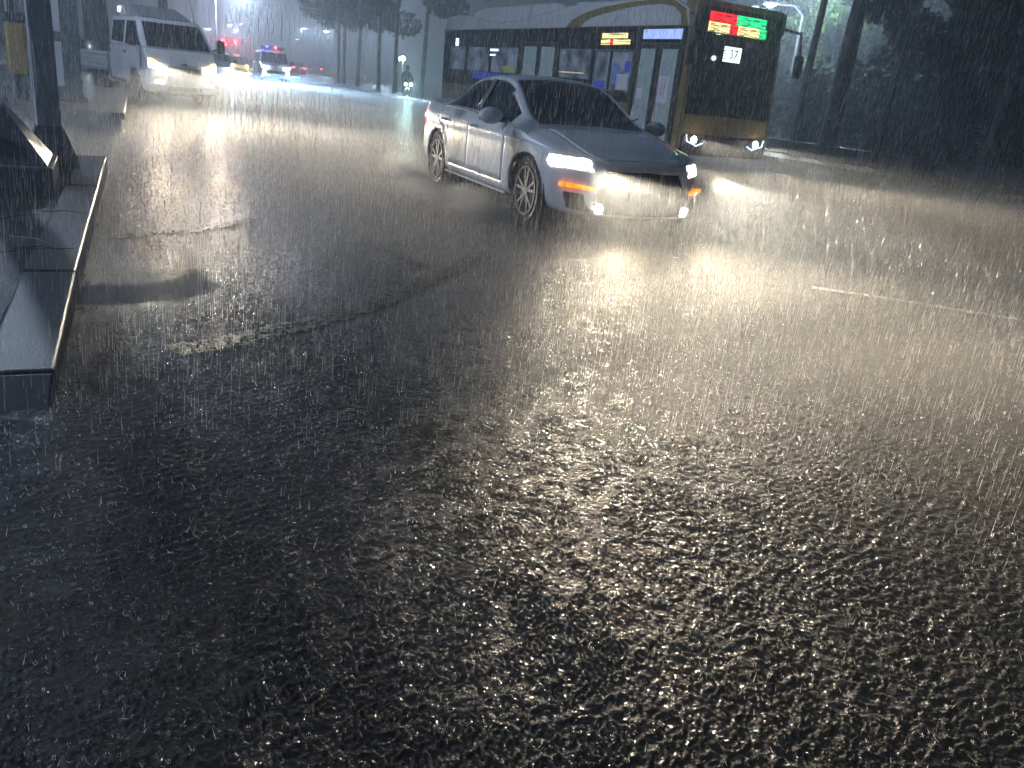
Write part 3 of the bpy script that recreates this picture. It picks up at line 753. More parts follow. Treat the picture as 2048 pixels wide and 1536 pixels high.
# ------------------------------------------------------------------ city bus
def led_mat(name, cols, rowscale):
    """LED panel: horizontal rows of lit dots in one colour, uneven brightness"""
    m = bpy.data.materials.new(name); m.use_nodes = True
    nt = m.node_tree; n = nt.nodes; l = nt.links; n.clear()
    o = n.new('ShaderNodeOutputMaterial'); e = n.new('ShaderNodeEmission'); e.inputs['Color'].default_value = (*cols, 1)
    tc = n.new('ShaderNodeTexCoord'); mp = n.new('ShaderNodeMapping'); mp.inputs['Scale'].default_value = (1.5, 4, rowscale)
    l.new(tc.outputs['Object'], mp.inputs['Vector'])
    nz = n.new('ShaderNodeTexNoise'); nz.inputs['Scale'].default_value = 1.0; nz.inputs['Detail'].default_value = 3
    l.new(mp.outputs[0], nz.inputs['Vector'])
    mr = n.new('ShaderNodeMapRange'); mr.inputs[1].default_value = .38; mr.inputs[2].default_value = .62; mr.inputs[3].default_value = .15; mr.inputs[4].default_value = 1.25
    l.new(nz.outputs['Fac'], mr.inputs[0]); l.new(mr.outputs[0], e.inputs['Strength']); l.new(e.outputs[0], o.inputs['Surface'])
    m.cycles.emission_sampling = 'NONE'
    return m
L_red = led_mat('led_red', (1.0, .02, .03), 45); L_green = led_mat('led_green', (.02, .85, .28), 45); L_yel = led_mat('led_yellow', (1.0, .85, .35), 45)

def make_bus():
    L = 12.36; W = 1.25
    r = root('city_bus', 'white and yellow city bus with lit destination signs behind the sedan', 'bus', (-2.236, 28.864, 0), R(-60.03))
    low = [(.12, .34), (2.45, .34)] + arc(3.0, .48, .56, 180, 0, 10) + [(9.05, .34)] + arc(9.65, .48, .56, 180, 0, 10) + [(12.2, .32), (12.36, .45), (12.36, .80), (12.34, 1.10), (12.22, 2.75), (.0, 2.75), (.0, .5)]
    b = extrude_xz('body', low, W, M_yellow, r, .06, ang=35)
    glass_y = lambda z: W
    for s in (-1, 1):
        # black glazed band, split as the window and door bays
        side_panel('side_band', [(.05, 1.20), (5.30, 1.20), (5.30, 2.72), (.05, 2.72)], s, glass_y, M_busglass, r, .03, .012, .006)
        side_panel('side_band', [(7.22, 1.20), (10.52, 1.20), (10.52, 2.72), (7.22, 2.72)], s, glass_y, M_busglass, r, .03, .012, .006)
        wins = [(.62, 1.62, 1.72, 2.28), (1.95, 1.62, 3.35, 2.28), (3.55, 1.62, 5.12, 2.28), (7.34, 1.62, 8.78, 2.28), (8.95, 1.40, 10.42, 2.24)]
        for k, (x0, z0, x1, z1) in enumerate(wins):
            side_panel('window', [(x0, z0), (x1, z0), (x1, z1), (x0, z1)], s, glass_y, MATS['bus_window_lit'] if s < 0 else M_busglass, r, .012, .020, .004)
    s = -1
    def on_side(name, x0, z0, x1, z1, m, off=.03, th=.02, parent=r):
        return side_panel(name, [(x0, z0), (x1, z0), (x1, z1), (x0, z1)], -1, glass_y, m, parent, th, off, .003)
    on_side('window_frame', 8.90, 2.255, 10.46, 2.29, M_grey, .034)
    for x_ in (9.62,): on_side('window_frame', x_-.05, 1.42, x_+.05, 2.24, M_black, .036)
    on_side('poster', 9.78, 1.55, 10.00, 1.98, MATS['poster_blue'], .038, .01)
    on_side('poster', 9.96, 1.45, 10.38, 1.78, MATS['poster_pale'], .040, .01)
    on_side('poster', 10.20, 1.82, 10.42, 2.05, MATS['poster_deep'], .038, .01)
    on_side('poster', 9.02, 1.44, 9.50, 1.62, MATS['poster_deep'], .038, .01)
    on_side('poster', 2.35, 1.40, 4.15, 1.60, MATS['poster_deep'], .038, .01)
    on_side('poster', 4.30, 1.66, 5.02, 1.80, MATS['poster_yellow'], .038, .01)
    on_side('interior_lamp', 3.45, 2.18, 3.95, 2.24, MATS['lamp_blue_white'], .038, .01)
    on_side('interior_lamp', 3.45, 2.06, 3.80, 2.10, MATS['lamp_blue_white'], .038, .01)
    on_side('side_lamp', .98, 2.30, 1.16, 2.52, MATS['lamp_blue_white'], .038, .02)
    on_side('seat_rail_glint', 7.40, 1.735, 8.55, 1.76, MATS['warm_reflection'], .038, .01)  # glowing strip: warm reflection painted along the seat rail
    # doors: two leaves each with glass and rail
    for (x0, x1, zb_) in ((5.36, 7.16, .40), (10.60, 12.06, .40)):
        on_side('door_header', x0-.04, 2.44, x1+.04, 2.74, M_busglass, .02)
        xm = (x0+x1)/2
        for a, c in ((x0, xm-.02), (xm+.02, x1)):
            d = on_side('door', a, zb_, c, 2.42, M_black, .016, .03)
            on_side('pane', a+.10, zb_+.12, c-.10, 2.32, MATS['door_glass'], .022, .01, d)
            tube('handrail', [(a+.14, -W-.05, .9), (a+.14, -W-.05, 1.7)], .018, M_chrome, d, 6)
    for x_ in (10.56, 12.10): tube('pillar', [(x_, -W-.02, .4), (x_, -W-.02, 2.74)], .05, M_black, r, 8)
    on_side('door_sign', 10.72, 2.51, 12.02, 2.70, MATS['blue_strip'], .035, .02)
    on_side('notice', 10.74, 1.30, 10.98, 1.52, MATS['poster_pale'], .040, .01)
    on_side('notice', 11.50, 1.26, 11.86, 1.80, MATS['poster_pale'], .040, .01)
    # side destination sign: two rows of yellow LEDs with a red block
    sg = on_side('side_sign', 9.05, 2.36, 10.34, 2.66, M_black, .03, .04)
    on_side('led_row', 9.15, 2.52, 10.16, 2.63, L_yel, .036, .01, sg)
    on_side('led_row', 9.13, 2.385, 9.50, 2.50, L_yel, .036, .01, sg)
    on_side('led_row', 9.51, 2.385, 9.62, 2.50, L_red, .036, .01, sg)
    on_side('led_row', 9.63, 2.385, 10.28, 2.50, L_yel, .036, .01, sg)
    # roof fairings
    fair = [(.0, 2.752), (12.15, 2.752), (12.05, 3.10), (11.6, 3.26), (10.6, 3.32), (9.0, 3.30), (7.6, 3.26), (6.3, 3.12), (5.0, 2.98), (3.9, 2.93), (2.9, 3.0), (2.0, 3.14), (1.2, 3.19), (.35, 3.17), (.08, 3.05)]
    for s in (-1, 1):
        f_ = extrude_xz('roof_fairing', fair, 0, M_bwhite, r, .03, wfun=lambda x, z: 1.25 if s < 0 else -1.13, y0=-1.13 if s < 0 else 1.25)
    extrude_xz('roof', [(.1, 2.752), (12.1, 2.752), (12.1, 2.95), (.1, 2.95)], 1.12, M_bwhite, r)
    extrude_xz('roof_pod', [(1.3, 2.952), (6.9, 2.952), (6.7, 3.36), (6.2, 3.42), (2.0, 3.40), (1.5, 3.30)], .95, M_bwhite, r, .05)
    extrude_xz('roof_pod', [(7.2, 2.952), (11.9, 2.952), (11.7, 3.30), (7.6, 3.36)], 1.10, M_bwhite, r, .05)
    box('front_cap', (12.10, 0, 3.03), (.42, 2.44, .52), M_yellow, r, .10)
    # yellow swoosh with the pale panel inside
    yl = [(7.45, 2.77), (7.75, 2.95), (8.3, 3.09), (9.1, 3.19), (10.0, 3.25), (10.9, 3.28), (11.6, 3.24), (11.98, 3.08), (12.12, 2.78)]
    side_panel('yellow_swoosh', [(12.12, 2.77)] + yl[::-1][1:] , -1, lambda z: 1.25, M_yellow, r, .03, .012)
    pn_ = [(8.15, 2.775), (11.93, 2.775), (11.86, 2.98), (11.62, 3.12), (11.2, 3.18), (10.4, 3.17), (9.6, 3.10), (8.8, 3.0), (8.35, 2.90)]
    side_panel('pale_panel', pn_, -1, lambda z: 1.25, M_bwhite, r, .03, .02)
    for x_ in (10.0, 10.7, 11.35): side_panel('panel_rib', [(x_, 2.80), (x_+.05, 2.80), (x_+.05, 3.13), (x_, 3.13)], -1, lambda z: 1.25, M_bwhite, r, .02, .03)
    tube('gutter', [(.05, -1.275, 2.745), (12.1, -1.275, 2.745)], .016, M_black, r, 6)
    # front: big black windscreen, yellow band, bumper and lamps
    fx = lambda z: 12.34 - (z-1.1)*.073
    slab('windshield', [(fx(1.12)+.0, -1.16, 1.12), (fx(1.12), 1.16, 1.12), (fx(2.72), 1.12, 2.72), (fx(2.72), -1.12, 2.72)], .03, M_busglass, r, .03, .014)
    slab('sign_glass', [(12.325, -1.10, 2.66), (12.325, 1.10, 2.66), (12.325, 1.02, 3.16), (12.325, -1.02, 3.16)], .03, M_busglass, r, .02, .012)
    ds = box('destination_sign', (12.335, -.16, 2.885), (.03, 1.60, .40), M_black, r, .006)
    def led(y0, z0, y1, z1, m): box('led_row', (.02, (y0+y1)/2+.16, (z0+z1)/2-2.885), (.012, y1-y0, z1-z0), m, ds)
    led(-.92, 2.885, -.22, 3.07, L_red); led(-.21, 2.885, .58, 3.07, L_green)
    led(-.92, 2.70, -.37, 2.88, L_yel); led(-.36, 2.70, -.15, 2.88, L_red); led(-.14, 2.70, .44, 2.88, L_yel); led(.45, 2.70, .63, 2.88, L_green)
    nb = box('route_number', (12.31, -.16, 2.33), (.03, .48, .31), M_black, r, .004)
    box('screen', (.018, 0, 0), (.012, .46, .29), MATS['screen_white'], nb)
    for k in range(5): box('print_line', (.026, -.20, .11-.05*k), (.004, .05+.02*(k % 2), .018), MATS['print_teal'], nb)
    fc = bpy.data.curves.new('number', 'FONT'); fc.body = '37'; fc.size = .24; fc.align_x = 'CENTER'; fc.align_y = 'CENTER'; fc.extrude = .002; fc.materials.append(MATS['print_teal'])
    ft = bpy.data.objects.new('number_text', fc); C.objects.link(ft); bpy.context.view_layer.update()
    nm_ = bpy.data.meshes.new_from_object(ft.evaluated_get(bpy.context.evaluated_depsgraph_get())); bpy.data.objects.remove(ft)
    fo = link(bpy.data.objects.new('number', nm_), nb); fo.location = (.028, .03, 0); fo.rotation_euler = (R(90), 0, R(90))
    box('front_panel', (12.35, 0, .95), (.06, 2.30, .33), M_yellow, r, .03)
    box('number_plate', (12.385, .18, 1.04), (.02, .52, .16), M_yellow, r, .006)
    box('bumper', (12.33, 0, .52), (.14, 2.36, .42), M_black, r, .05)
    for s in (-1, 1):
        pts = [(12.40, s*.60, .56), (12.40, s*.78, .49), (12.39, s*1.06, .58), (12.39, s*1.10, .72), (12.40, s*.70, .69)]
        h = slab('headlight', pts[::(1 if s > 0 else -1)], .04, M_black, r, .004, .012)
        o = lathe('lamp', [(.001, .02), (.06, .018), (.075, 0)], E_head, h, 16, 'x'); o.location = (12.415, s*.86, .62)
        tube('daytime_strip', [(12.42, s*1.08, .715), (12.42, s*1.05, .585), (12.42, s*.78, .50), (12.42, s*.62, .565)], .014, MATS['lamp_blue_white'], h, 6)
        headbeam(r, (12.46, s*.86, .62), 1800, (1.0, .82, .58), R(6), .04, .6, 1.0)
        point(r, (12.75, s*.86, .62), 1.2, (1, .95, .85))
        tube('mirror_arm', [(12.1, s*1.2, 3.0), (12.55, s*1.42, 2.9), (12.6, s*1.45, 2.45)], .03, M_black, r, 6)
        box('mirror', (12.6, s*1.45, 2.25), (.10, .22, .46), M_black, r, .04)
        for x_ in (3.0, 9.65): wheel(r, x_, s*1.09, .48, .28, s, 8, .6, M_grey)
    tube('wiper', [(12.36, -.2, 1.16), (12.30, .7, 1.5)], .015, M_black, r, 5); tube('wiper', [(12.36, .3, 1.16), (12.30, -.6, 1.45)], .015, M_black, r, 5)
    box('underbody', (6, 0, .36), (11.4, 1.5, .2), M_under, r)
    box('roof_marker', (11.9, .62, 3.33), (.10, .12, .05), MATS['lamp_blue_white'], r, .01)
    point(r, (12.75, -.25, 2.9), 1.6, (1.0, .15, .08)); point(r, (12.75, .4, 2.9), 2, (.1, 1.0, .4)); point(r, (12.75, -.16, 2.33), 2, (.75, .88, 1.0))
    return r
mat('bus_window_lit', (.012, .014, .018), .08, spec=.6, emit=(.42, .58, .85), estr=.13)
mat('door_glass', (.03, .035, .042), .06, spec=.6, emit=(.40, .60, .75), estr=.12)
mat('poster_blue', (.10, .20, .55), .4, emit=(.12, .32, .9), estr=.08); mat('poster_deep', (.06, .08, .5), .4, emit=(.10, .14, .9), estr=.08)
mat('poster_pale', (.5, .52, .62), .4, emit=(.5, .55, .75), estr=.08); mat('poster_yellow', (.4, .42, .1), .4, emit=(.5, .5, .1), estr=.08)
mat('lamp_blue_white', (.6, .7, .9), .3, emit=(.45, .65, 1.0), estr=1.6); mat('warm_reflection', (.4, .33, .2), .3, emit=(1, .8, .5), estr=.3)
mat('blue_strip', (.25, .3, .5), .3, var=.6, scale=24, emit=(.35, .5, 1.0), estr=.55)
mat('screen_white', (.8, .85, .9), .3, emit=(.80, .97, 1.0), estr=.8); mat('print_teal', (.02, .10, .14), .5)
_n = MATS['bus_window_lit'].node_tree; _b = _n.nodes['Principled BSDF']
_t = _n.nodes.new('ShaderNodeTexCoord'); _z = _n.nodes.new('ShaderNodeTexNoise'); _z.inputs['Scale'].default_value = 2.6; _z.inputs['Detail'].default_value = 2
_r = _n.nodes.new('ShaderNodeMapRange'); _r.inputs[1].default_value = .35; _r.inputs[2].default_value = .65; _r.inputs[3].default_value = .02; _r.inputs[4].default_value = .12
_n.links.new(_t.outputs['Object'], _z.inputs['Vector']); _n.links.new(_z.outputs['Fac'], _r.inputs[0]); _n.links.new(_r.outputs[0], _b.inputs['Emission Strength'])
bus = make_bus()

# ------------------------------------------------------------------ police van and other traffic
def profile_van(r, L, W, H, m, belt, hood_x, roof_m=None, simple=False, lowz=.25, ws_top=1.5):
    """front at x=0, body running back to -L"""
    low = [(-L, lowz), (-L+.5, lowz)] + arc(-L+.95, .34, .40, 180, 0, 8) + arc(-.95, .34, .40, 180, 0, 8) + [(-.1, lowz), (0, .38), (0, .72), (-.12, belt-.22), (-hood_x, belt), (-L, belt)]
    extrude_xz('body', low, W, m, r, .07, wfun=lambda x, z: W - max(0, x+.4)*.22)
    up = [(-L, belt+.002), (-hood_x, belt+.002), (-ws_top, H-.06), (-ws_top-.3, H), (-L+.15, H), (-L, H-.15)]
    yf = lambda z: W-.02 - (z-belt)*.22
    extrude_xz('roof', up, W, m, r, .06, wfun=lambda x, z: yf(z))
    wb, wt = W-.11, W-.11 - (H-.12-belt)*.20
    fr = (H-.12-belt-.04)/(H-.06-belt)
    slab('windshield', [(-hood_x-.04*0+.0, -wb, belt+.04), (-hood_x, wb, belt+.04), (-hood_x-(ws_top-hood_x)*fr, wt, H-.12), (-hood_x-(ws_top-hood_x)*fr, -wt, H-.12)], .03, M_glass, r, .01, .03)
    for s in (-1, 1):
        for a, b in ((-ws_top-.05, -ws_top-.95), (-ws_top-1.05, -L+.3)):
            if a-b > .3: side_panel('window', [(b, belt+.08), (a+ (.3 if a > -ws_top-.5 else 0), belt+.08), (a, H-.16), (b, H-.16)], s, yf, M_glass, r, .02, .012)
        for x_ in (-.95, -L+.95): wheel(r, x_, s*(W-.12), .34, .22, s, 5, .68)
        o = box('mirror', (-hood_x-.25, s*(W+.13), belt+.1), (.10, .22, .17), M_black, r, .03)
        tube('mirror_arm', [(-hood_x-.3, s*(W-.06), belt+.06), (-hood_x-.27, s*(W+.08), belt+.08)], .02, M_black, r, 6)
    box('underbody', (-L/2, 0, .34), (L-.8, W*1.3, .16), M_under, r)
    box('number_plate', (.03, 0, .48), (.02, .5, .11), M_plate, r)

def police_van():
    r = root('police_van', 'white police van with blue and red roof light bar in mid distance', 'van', (-17.1, 55.1, 0), R(-66.1))
    profile_van(r, 4.9, .96, 1.92, M_white, 1.18, .75, ws_top=1.35)
    lb = extrude_xz('light_bar', [(-1.95, 1.99), (-1.55, 1.99), (-1.60, 2.20), (-1.90, 2.20)], .74, mat('light_bar_shell', (.05, .05, .07), .25), r, .04)
    for y in (-.45, .45): box('bracket', (-1.75, y, 1.95), (.2, .06, .12), M_black, r)
    b = ball('beacon', (-1.56, -.40, 2.14), .075, E_blue, lb, 10); c = ball('beacon', (-1.56, .16, 2.13), .06, E_red, lb, 10)
    point(r, (-1.3, -.40, 2.15), 10, (.1, .12, 1)); point(r, (-1.3, .16, 2.14), 6, (1, .08, .06))
    for s in (-1, 1):
        slab('daytime_strip', [(.0, s*.42, .90), (-.06, s*.90, .90), (-.08, s*.90, .975), (-.02, s*.42, .97)][::(1 if s > 0 else -1)], .05, E_cool, r, .005, .05)
        o = lathe('headlight', [(.001, .03), (.07, .028), (.09, 0)], E_cool, r, 14, 'x'); o.location = (.01, s*.74, .60)
        headbeam(r, (.06, s*.74, .60), 4800, (.46, .72, 1.0), R(6), .05, .7, .8)
        point(r, (.2, s*.74, .60), 5, (.75, .95, 1))
    box('grille', (.0, 0, .60), (.04, 1.1, .26), M_black, r, .02)
    mobj('emblem', [(-.40, -.24, 1.12), (-.40, .24, 1.12), (-.30, .12, 1.04), (-.16, 0, .97), (-.30, -.12, 1.04), (-.42, -.24, 1.10), (-.42, .24, 1.10), (-.32, .12, 1.02), (-.18, 0, .95), (-.32, -.12, 1.02)], [(0, 4, 3, 2, 1)[::-1], (5, 6, 7, 8, 9)[::-1], (0, 1, 6, 5), (1, 2, 7, 6), (2, 3, 8, 7), (3, 4, 9, 8), (4, 0, 5, 9)], mat('emblem_dark', (.06, .07, .10), .4), r)
    return r
pv = police_van()

# pixel ray helper, used once to lay out far things on the ground or at a height
Rm = np.array(cam.matrix_world.to_3x3())
def ray(px, py): d = Rm @ np.array([(px-1024)/1625, -(py-768)/1625, -1.0]); return d
def at_z(px, py, z): d = ray(px, py); t = (z-CAM_H)/d[2]; return Vector((d[0]*t, d[1]*t, z))
def at_d(px, py, dist): d = ray(px, py); t = dist/math.hypot(d[0], d[1]); return Vector((d[0]*t, d[1]*t, CAM_H+d[2]*t))

def far_car(name, label, px, dist, yaw, m, lamp, power, col, cat='car', side=(-1, 1), back=False, lz=.66):
    p = at_d(px, 130, dist)
    r = root(name, label, cat, (p[0], p[1], 0), yaw)
    profile_van(r, 4.4, .90, 1.46, m, .98, 1.05, ws_top=1.75)
    for s in (-1, 1):
        if back:
            box('taillight', (-4.42, s*.66, .88), (.04, .34, .13), E_red, r, .01)
        else:
            o = lathe('headlight', [(.001, .03), (.08, .028), (.10, 0)], lamp if s in side else M_grey, r, 14, 'x'); o.location = (.0, s*.62, lz)
            if s in side:
                spot(r, (.06, s*.62, lz), (.98, 0, -.20), 24, power, col, .3); point(r, (.25, s*.62, lz), power*.02, col)
    if back: point(r, (-4.6, 0, .88), 8, (1, .05, .05))
    return r
far_car('white_car', 'white car half hidden behind the truck with one bluish headlight', 438, 50, R(-62), M_white, E_cool, 1500, (.75, .9, 1), side=(1,))
fc_ = far_car('taxi', 'distant car with yellow headlight glow left of the police van', 480, 84, R(-66), mat('taxi_paint', (.35, .25, .08), .3, coat=.4), E_yel, 1800, (1, .75, .35), side=(1, -1))
box('roof_sign', (-2.3, -.1, 1.52), (.12, .6, .12), mat('roof_sign_lit', (.5, .15, .03), .4, emit=(1, .25, .05), estr=1.6), fc_, .02)
far_car('dark_car', 'distant car with two red tail lights right of the police van', 590, 112, R(112), M_black, E_red, 0, (1, 1, 1), back=True)
far_car('dark_car', 'dim car with a single red streak far beyond the kerb', 616, 150, R(125), M_black, E_red, 0, (1, 1, 1), back=True)
hb = far_car('white_car', 'car behind the truck bed showing only its headlight glare', 142, 36, R(-75), M_white, E_green, 180, (.7, .9, 1.0), side=(1,), lz=1.16)
far_car('grey_car', 'parked car glimpsed between the posts at the far left edge', 4, 30, R(-20), M_grey, M_chrome, 0, (1, 1, 1), side=())

# motorcycle with twin lamps and its rider, beyond the sedan's tail
def moto():
    p = at_z(815, 199, 0.0); yaw = R(-72)
    r = root('motorcycle', 'dark motorcycle with twin greenish headlights beyond the sedan tail', 'motorcycle', (p[0], p[1], 0), yaw)
    for x in (0.0, -1.35):
        t = lathe('wheel', [(.22, -.05), (.29, -.06), (.31, -.03), (.31, .03), (.29, .06), (.22, .05)], M_rubber, r, 24, 'y', closed=True); t.location = (x, 0, .31)
        lathe('rim', [(.20, -.03), (.22, -.03), (.22, .03), (.20, .03)], M_alloy, t, 20, 'y', closed=True)
        for k in range(5): box('spoke', (math.cos(k*1.257)*.11, 0, math.sin(k*1.257)*.11), (.22, .02, .03), M_alloy, t, 0, (0, -k*1.257, 0))
    for s in (-1, 1): tube('fork', [(0, s*.09, .31), (-.22, s*.09, .95)], .025, M_chrome, r)
    extrude_xz('fairing', [(-.10, .62), (.06, .74), (.04, .90), (-.20, 1.12), (-.34, 1.0), (-.30, .66)], .17, M_black, r, .04)
    extrude_xz('tank', [(-.30, .60), (-.30, .86), (-.62, .92), (-.75, .78), (-.70, .60)], .15, M_black, r, .05)
    extrude_xz('seat', [(-.70, .72), (-.75, .80), (-1.25, .82), (-1.45, .92), (-1.5, .82), (-1.2, .68)], .15, M_black, r, .04)
    box('engine', (-.6, 0, .42), (.55, .26, .34), M_grey, r, .05)
    tube('handlebar', [(-.36, -.36, 1.05), (-.26, 0, 1.02), (-.36, .36, 1.05)], .018, M_black, r)
    tube('exhaust', [(-.6, -.16, .30), (-1.2, -.18, .34), (-1.5, -.18, .42)], .045, M_chrome, r)
    for s in (-1, 1):
        o = lathe('headlight', [(.001, .03), (.07, .026), (.085, 0)], E_green, r, 14, 'x'); o.location = (.06, s*.15, .82)
        tube('mirror', [(-.30, s*.28, 1.05), (-.28, s*.34, 1.22)], .012, M_black, r)
        spot(r, (.14, s*.15, .82), (.98, .12, -.12), 46, 130, (.62, 1.0, .92), .2); point(r, (.22, s*.15, .82), 16, (.6, 1, .9))
    # rider: one skinned body
    me = bpy.data.meshes.new('person')
    V = [(0, 0, .92), (.10, 0, 1.18), (.20, 0, 1.42), (.27, 0, 1.55), (.30, 0, 1.70),
         (.20, .20, 1.40), (.34, .30, 1.18), (.52, .33, 1.08), (.20, -.20, 1.40), (.34, -.30, 1.18), (.52, -.33, 1.08),
         (.02, .13, .88), (.42, .20, .80), (.22, .20, .42), (.34, .20, .36), (.02, -.13, .88), (.42, -.20, .80), (.22, -.20, .42), (.34, -.20, .36)]
    Ed = [(0, 1), (1, 2), (2, 3), (3, 4), (2, 5), (5, 6), (6, 7), (2, 8), (8, 9), (9, 10), (0, 11), (11, 12), (12, 13), (13, 14), (0, 15), (15, 16), (16, 17), (17, 18)]
    rad = [.17, .17, .18, .08, .13, .09, .065, .05, .09, .065, .05, .11, .085, .06, .05, .11, .085, .06, .05]
    me.from_pydata(V, Ed, []); me.materials.append(M_cloth)
    o = bpy.data.objects.new('person', me); link(o)
    c, s_ = math.cos(yaw), math.sin(yaw); o.location = (p[0]-c*.92, p[1]-s_*.92, -.02); o.rotation_euler = (0, 0, yaw)
    sk = o.modifiers.new('skin', 'SKIN'); sk.use_smooth_shade = True
    for k, q in enumerate(rad): me.skin_vertices[0].data[k].radius = (q, q)
    me.skin_vertices[0].data[0].use_root = True
    sb = o.modifiers.new('sub', 'SUBSURF'); sb.levels = 1; sb.render_levels = 1
    tag(o, 'rider in dark rain clothes and helmet astride the twin lamp motorcycle', 'person')
    ball('helmet', (.31, 0, 1.72), .145, mat('helmet_black', (.02, .02, .025), .12), o, 14, (1.05, .9, 1.05))
    slab('visor', [(.43, -.08, 1.68), (.43, .08, 1.68), (.43, .08, 1.76), (.43, -.08, 1.76)], .01, M_glass, o, 0, .02)
moto()

# ------------------------------------------------------------------ street lamps, signals, posts
def street_lamp(label, px, py, dist=None, h=9.0, power=0, side=1, size=1.0, glowrad=.2, group='street lamps along the road'):
    p = at_d(px, py, dist) if dist else at_z(px, py, h)
    r = root('street_lamp', label, 'street lamp', (p[0], p[1], 0), 0, group)
    z = p[2]; ax = 1.6*side
    tube('pole', [(ax, 0, 0), (ax, 0, z-.3)], [.09, .06], M_grey, r, 8)
    tube('arm', [(ax, 0, z-.32), (ax*.7, 0, z+.06), (0, 0, z+.09)], [.05, .04, .035], M_grey, r, 6)
    hd_ = box('lamp_head', (0, 0, z+.07), (.62*size, .26*size, .09), M_grey, r, .02)
    box('led_panel', (0, 0, -.055), (.54*size, .22*size, .03), E_street, hd_)
    lens = ball('lens', (0, 0, -.10), .11*size, E_street, hd_, 10, (1.6, 1.2, .7))
    if power: point(r, (0, 0, z-.22), power, (.66, .82, 1.0), glowrad)
    return r
street_lamp('tall street lamp nearest the camera just above the top picture edge', 478, -16, 62, power=2500, side=-1, size=1.2)
lampsL = [('street lamp low beside the truck windshield', 416, 58, 150, 1400), ('left one of three distant lamps above the red signals', 460, 50, 165, 1500), ('topmost of three distant lamps above the red signals', 481, 48, 190, 0),
          ('lowest of three distant lamps above the red signals', 472, 60, 140, 1600), ('street lamp alone in the haze left of the tree row', 607, 57, 135, 1600), ('street lamp showing at the left edge of the tree crowns', 652, 63, 115, 1500),
          ('bright street lamp shining through the tree crowns', 767, 25, 95, 2200), ('small faint lamp among the tree crowns', 746, 47, 160, 0), ('faint lamp low in the haze above the police van', 593, 79, 230, 0)]
for lb, px, py, dd, pw in lampsL: street_lamp(lb, px, py, dd, power=pw, side=1 if px > 500 else -1, size=1.2 if dd < 150 else 1.6)
street_lamp('street lamp behind the bus roof lighting the green tree', 1540, 10, 43, power=150, side=1, size=1.0)
street_lamp('unseen lamp added above the green leafy tree to light its leaves', 1650, -70, 41, power=1300, side=1, size=1.0)  # added above the view to brighten the foliage

def added_lamp(label, x, y, pw, h_=9.1):  # lamps added outside the view to light the vehicle sides
    r = root('street_lamp', label, 'street lamp', (x, y, 0), 0, 'street lamps along the road')
    tube('pole', [(-1.6, 0, 0), (-1.6, 0, h_-.3)], [.09, .06], M_grey, r, 8); tube('arm', [(-1.6, 0, h_-.4), (0, 0, h_)], .04, M_grey, r, 6)
    h = box('lamp_head', (0, 0, h_-.03), (.62, .26, .09), M_grey, r, .02); box('led_panel', (0, 0, -.055), (.54, .22, .03), E_street, h)
    point(r, (0, 0, h_-.32), pw, (.62, .76, 1.0), .2)
added_lamp('unseen street lamp added on the left pavement over the kerb posts', -11.2, 15.6, 750)
added_lamp('unseen low lamp added left of the camera to light the vehicle sides', -13.5, 2.5, 1500, 5.2)


def signal(label, px, py, dist, n=1):
    p = at_d(px, py, dist)
    r = root('traffic_light', label, 'traffic light', (p[0], p[1], 0), 0, 'red traffic lights down the road')
    tube('pole', [(1.5, .3, 0), (1.5, .3, p[2]+.5)], .10, M_grey, r, 8); tube('arm', [(1.5, .3, p[2]+.3), (-.5, .3, p[2]+.3)], .06, M_grey, r, 6)
    box('housing', (0, .2, p[2]), (1.3, .22, .42), M_black, r, .04)
    ball('red_lens', (0, .0, p[2]), .26, E_red, r, 12, (1, .5, 1))
    point(r, (0, -.5, p[2]), 260, (1, .03, .05), .25)
signal('left red traffic light of the far pair', 446, 82, 105); signal('red traffic light just below the left one', 451, 87, 118); signal('right red traffic light of the far pair', 472, 84, 105)
def small_sign(name, label, px, py, dist, m, col, power, w, h):
    p = at_d(px, py, dist); r = root(name, label, 'sign', (p[0], p[1], 0))
    tube('post', [(0, .1, 0), (0, .1, p[2])], .05, M_grey, r, 6); box('panel', (0, 0, p[2]), (w, .06, h), m, r, .02)
    if power: point(r, (0, -.5, p[2]), power, col, .2)
small_sign('lit_sign', 'small violet lit sign under the left red signal', 447, 103, 100, emat('violet_lit', (.75, .55, 1.0), 2.2, .5, 4), (.7, .5, 1), 40, .3, .55)
small_sign('warning_lamp', 'small red lamp under the violet sign', 450, 111, 95, E_red, (1, .1, .1), 40, .22, .12)
small_sign('warning_lamp', 'red lamp on a post just right of the white car roof', 455, 117, 85, E_red, (1, .1, .1), 60, .2, .2)

# kerbside marker posts, path lamp
def delineator(label, px, py, dist, m, h=.8):
    p = at_d(px, py, dist); r = root('marker_post', label, 'marker post', (p[0], p[1], 0.16), 0, 'marker posts along the far kerb')
    lathe('post', [(.055, 0), (.05, h), (.02, h+.03)], M_white_panel, r, 10); lathe('band', [(.056, h*.55), (.054, h*.85)], m, r, 10)
Mo = mat('orange_band_glow', (.8, .35, .12), .3, emit=(1, .5, .2), estr=.5); Mw = mat('white_band_glow', (.85, .87, .9), .3, emit=(.8, .9, 1), estr=.7)  # bands emit faintly, standing in for headlight light thrown back
for lb, px, d_, m_ in (('orange banded marker post on the far kerb', 665, 95, Mo), ('tall white marker post on the far kerb', 730, 82, Mw), ('faint marker post near the police van', 600, 105, Mw), ('faint marker post near the motorcycle', 771, 78, M_grey)):
    delineator(lb, px, 150, d_, m_, .9)
p = at_d(806, 117, 62)
pl = root('path_lamp', 'short lamp post with round glowing head above the motorcycle', 'lamp post', (p[0], p[1], .16))
tube('pole', [(0, .0, 0), (0, 0, p[2]-.4)], .05, M_grey, pl); ball('globe', (0, 0, p[2]-.16), .17, E_green, pl, 12)
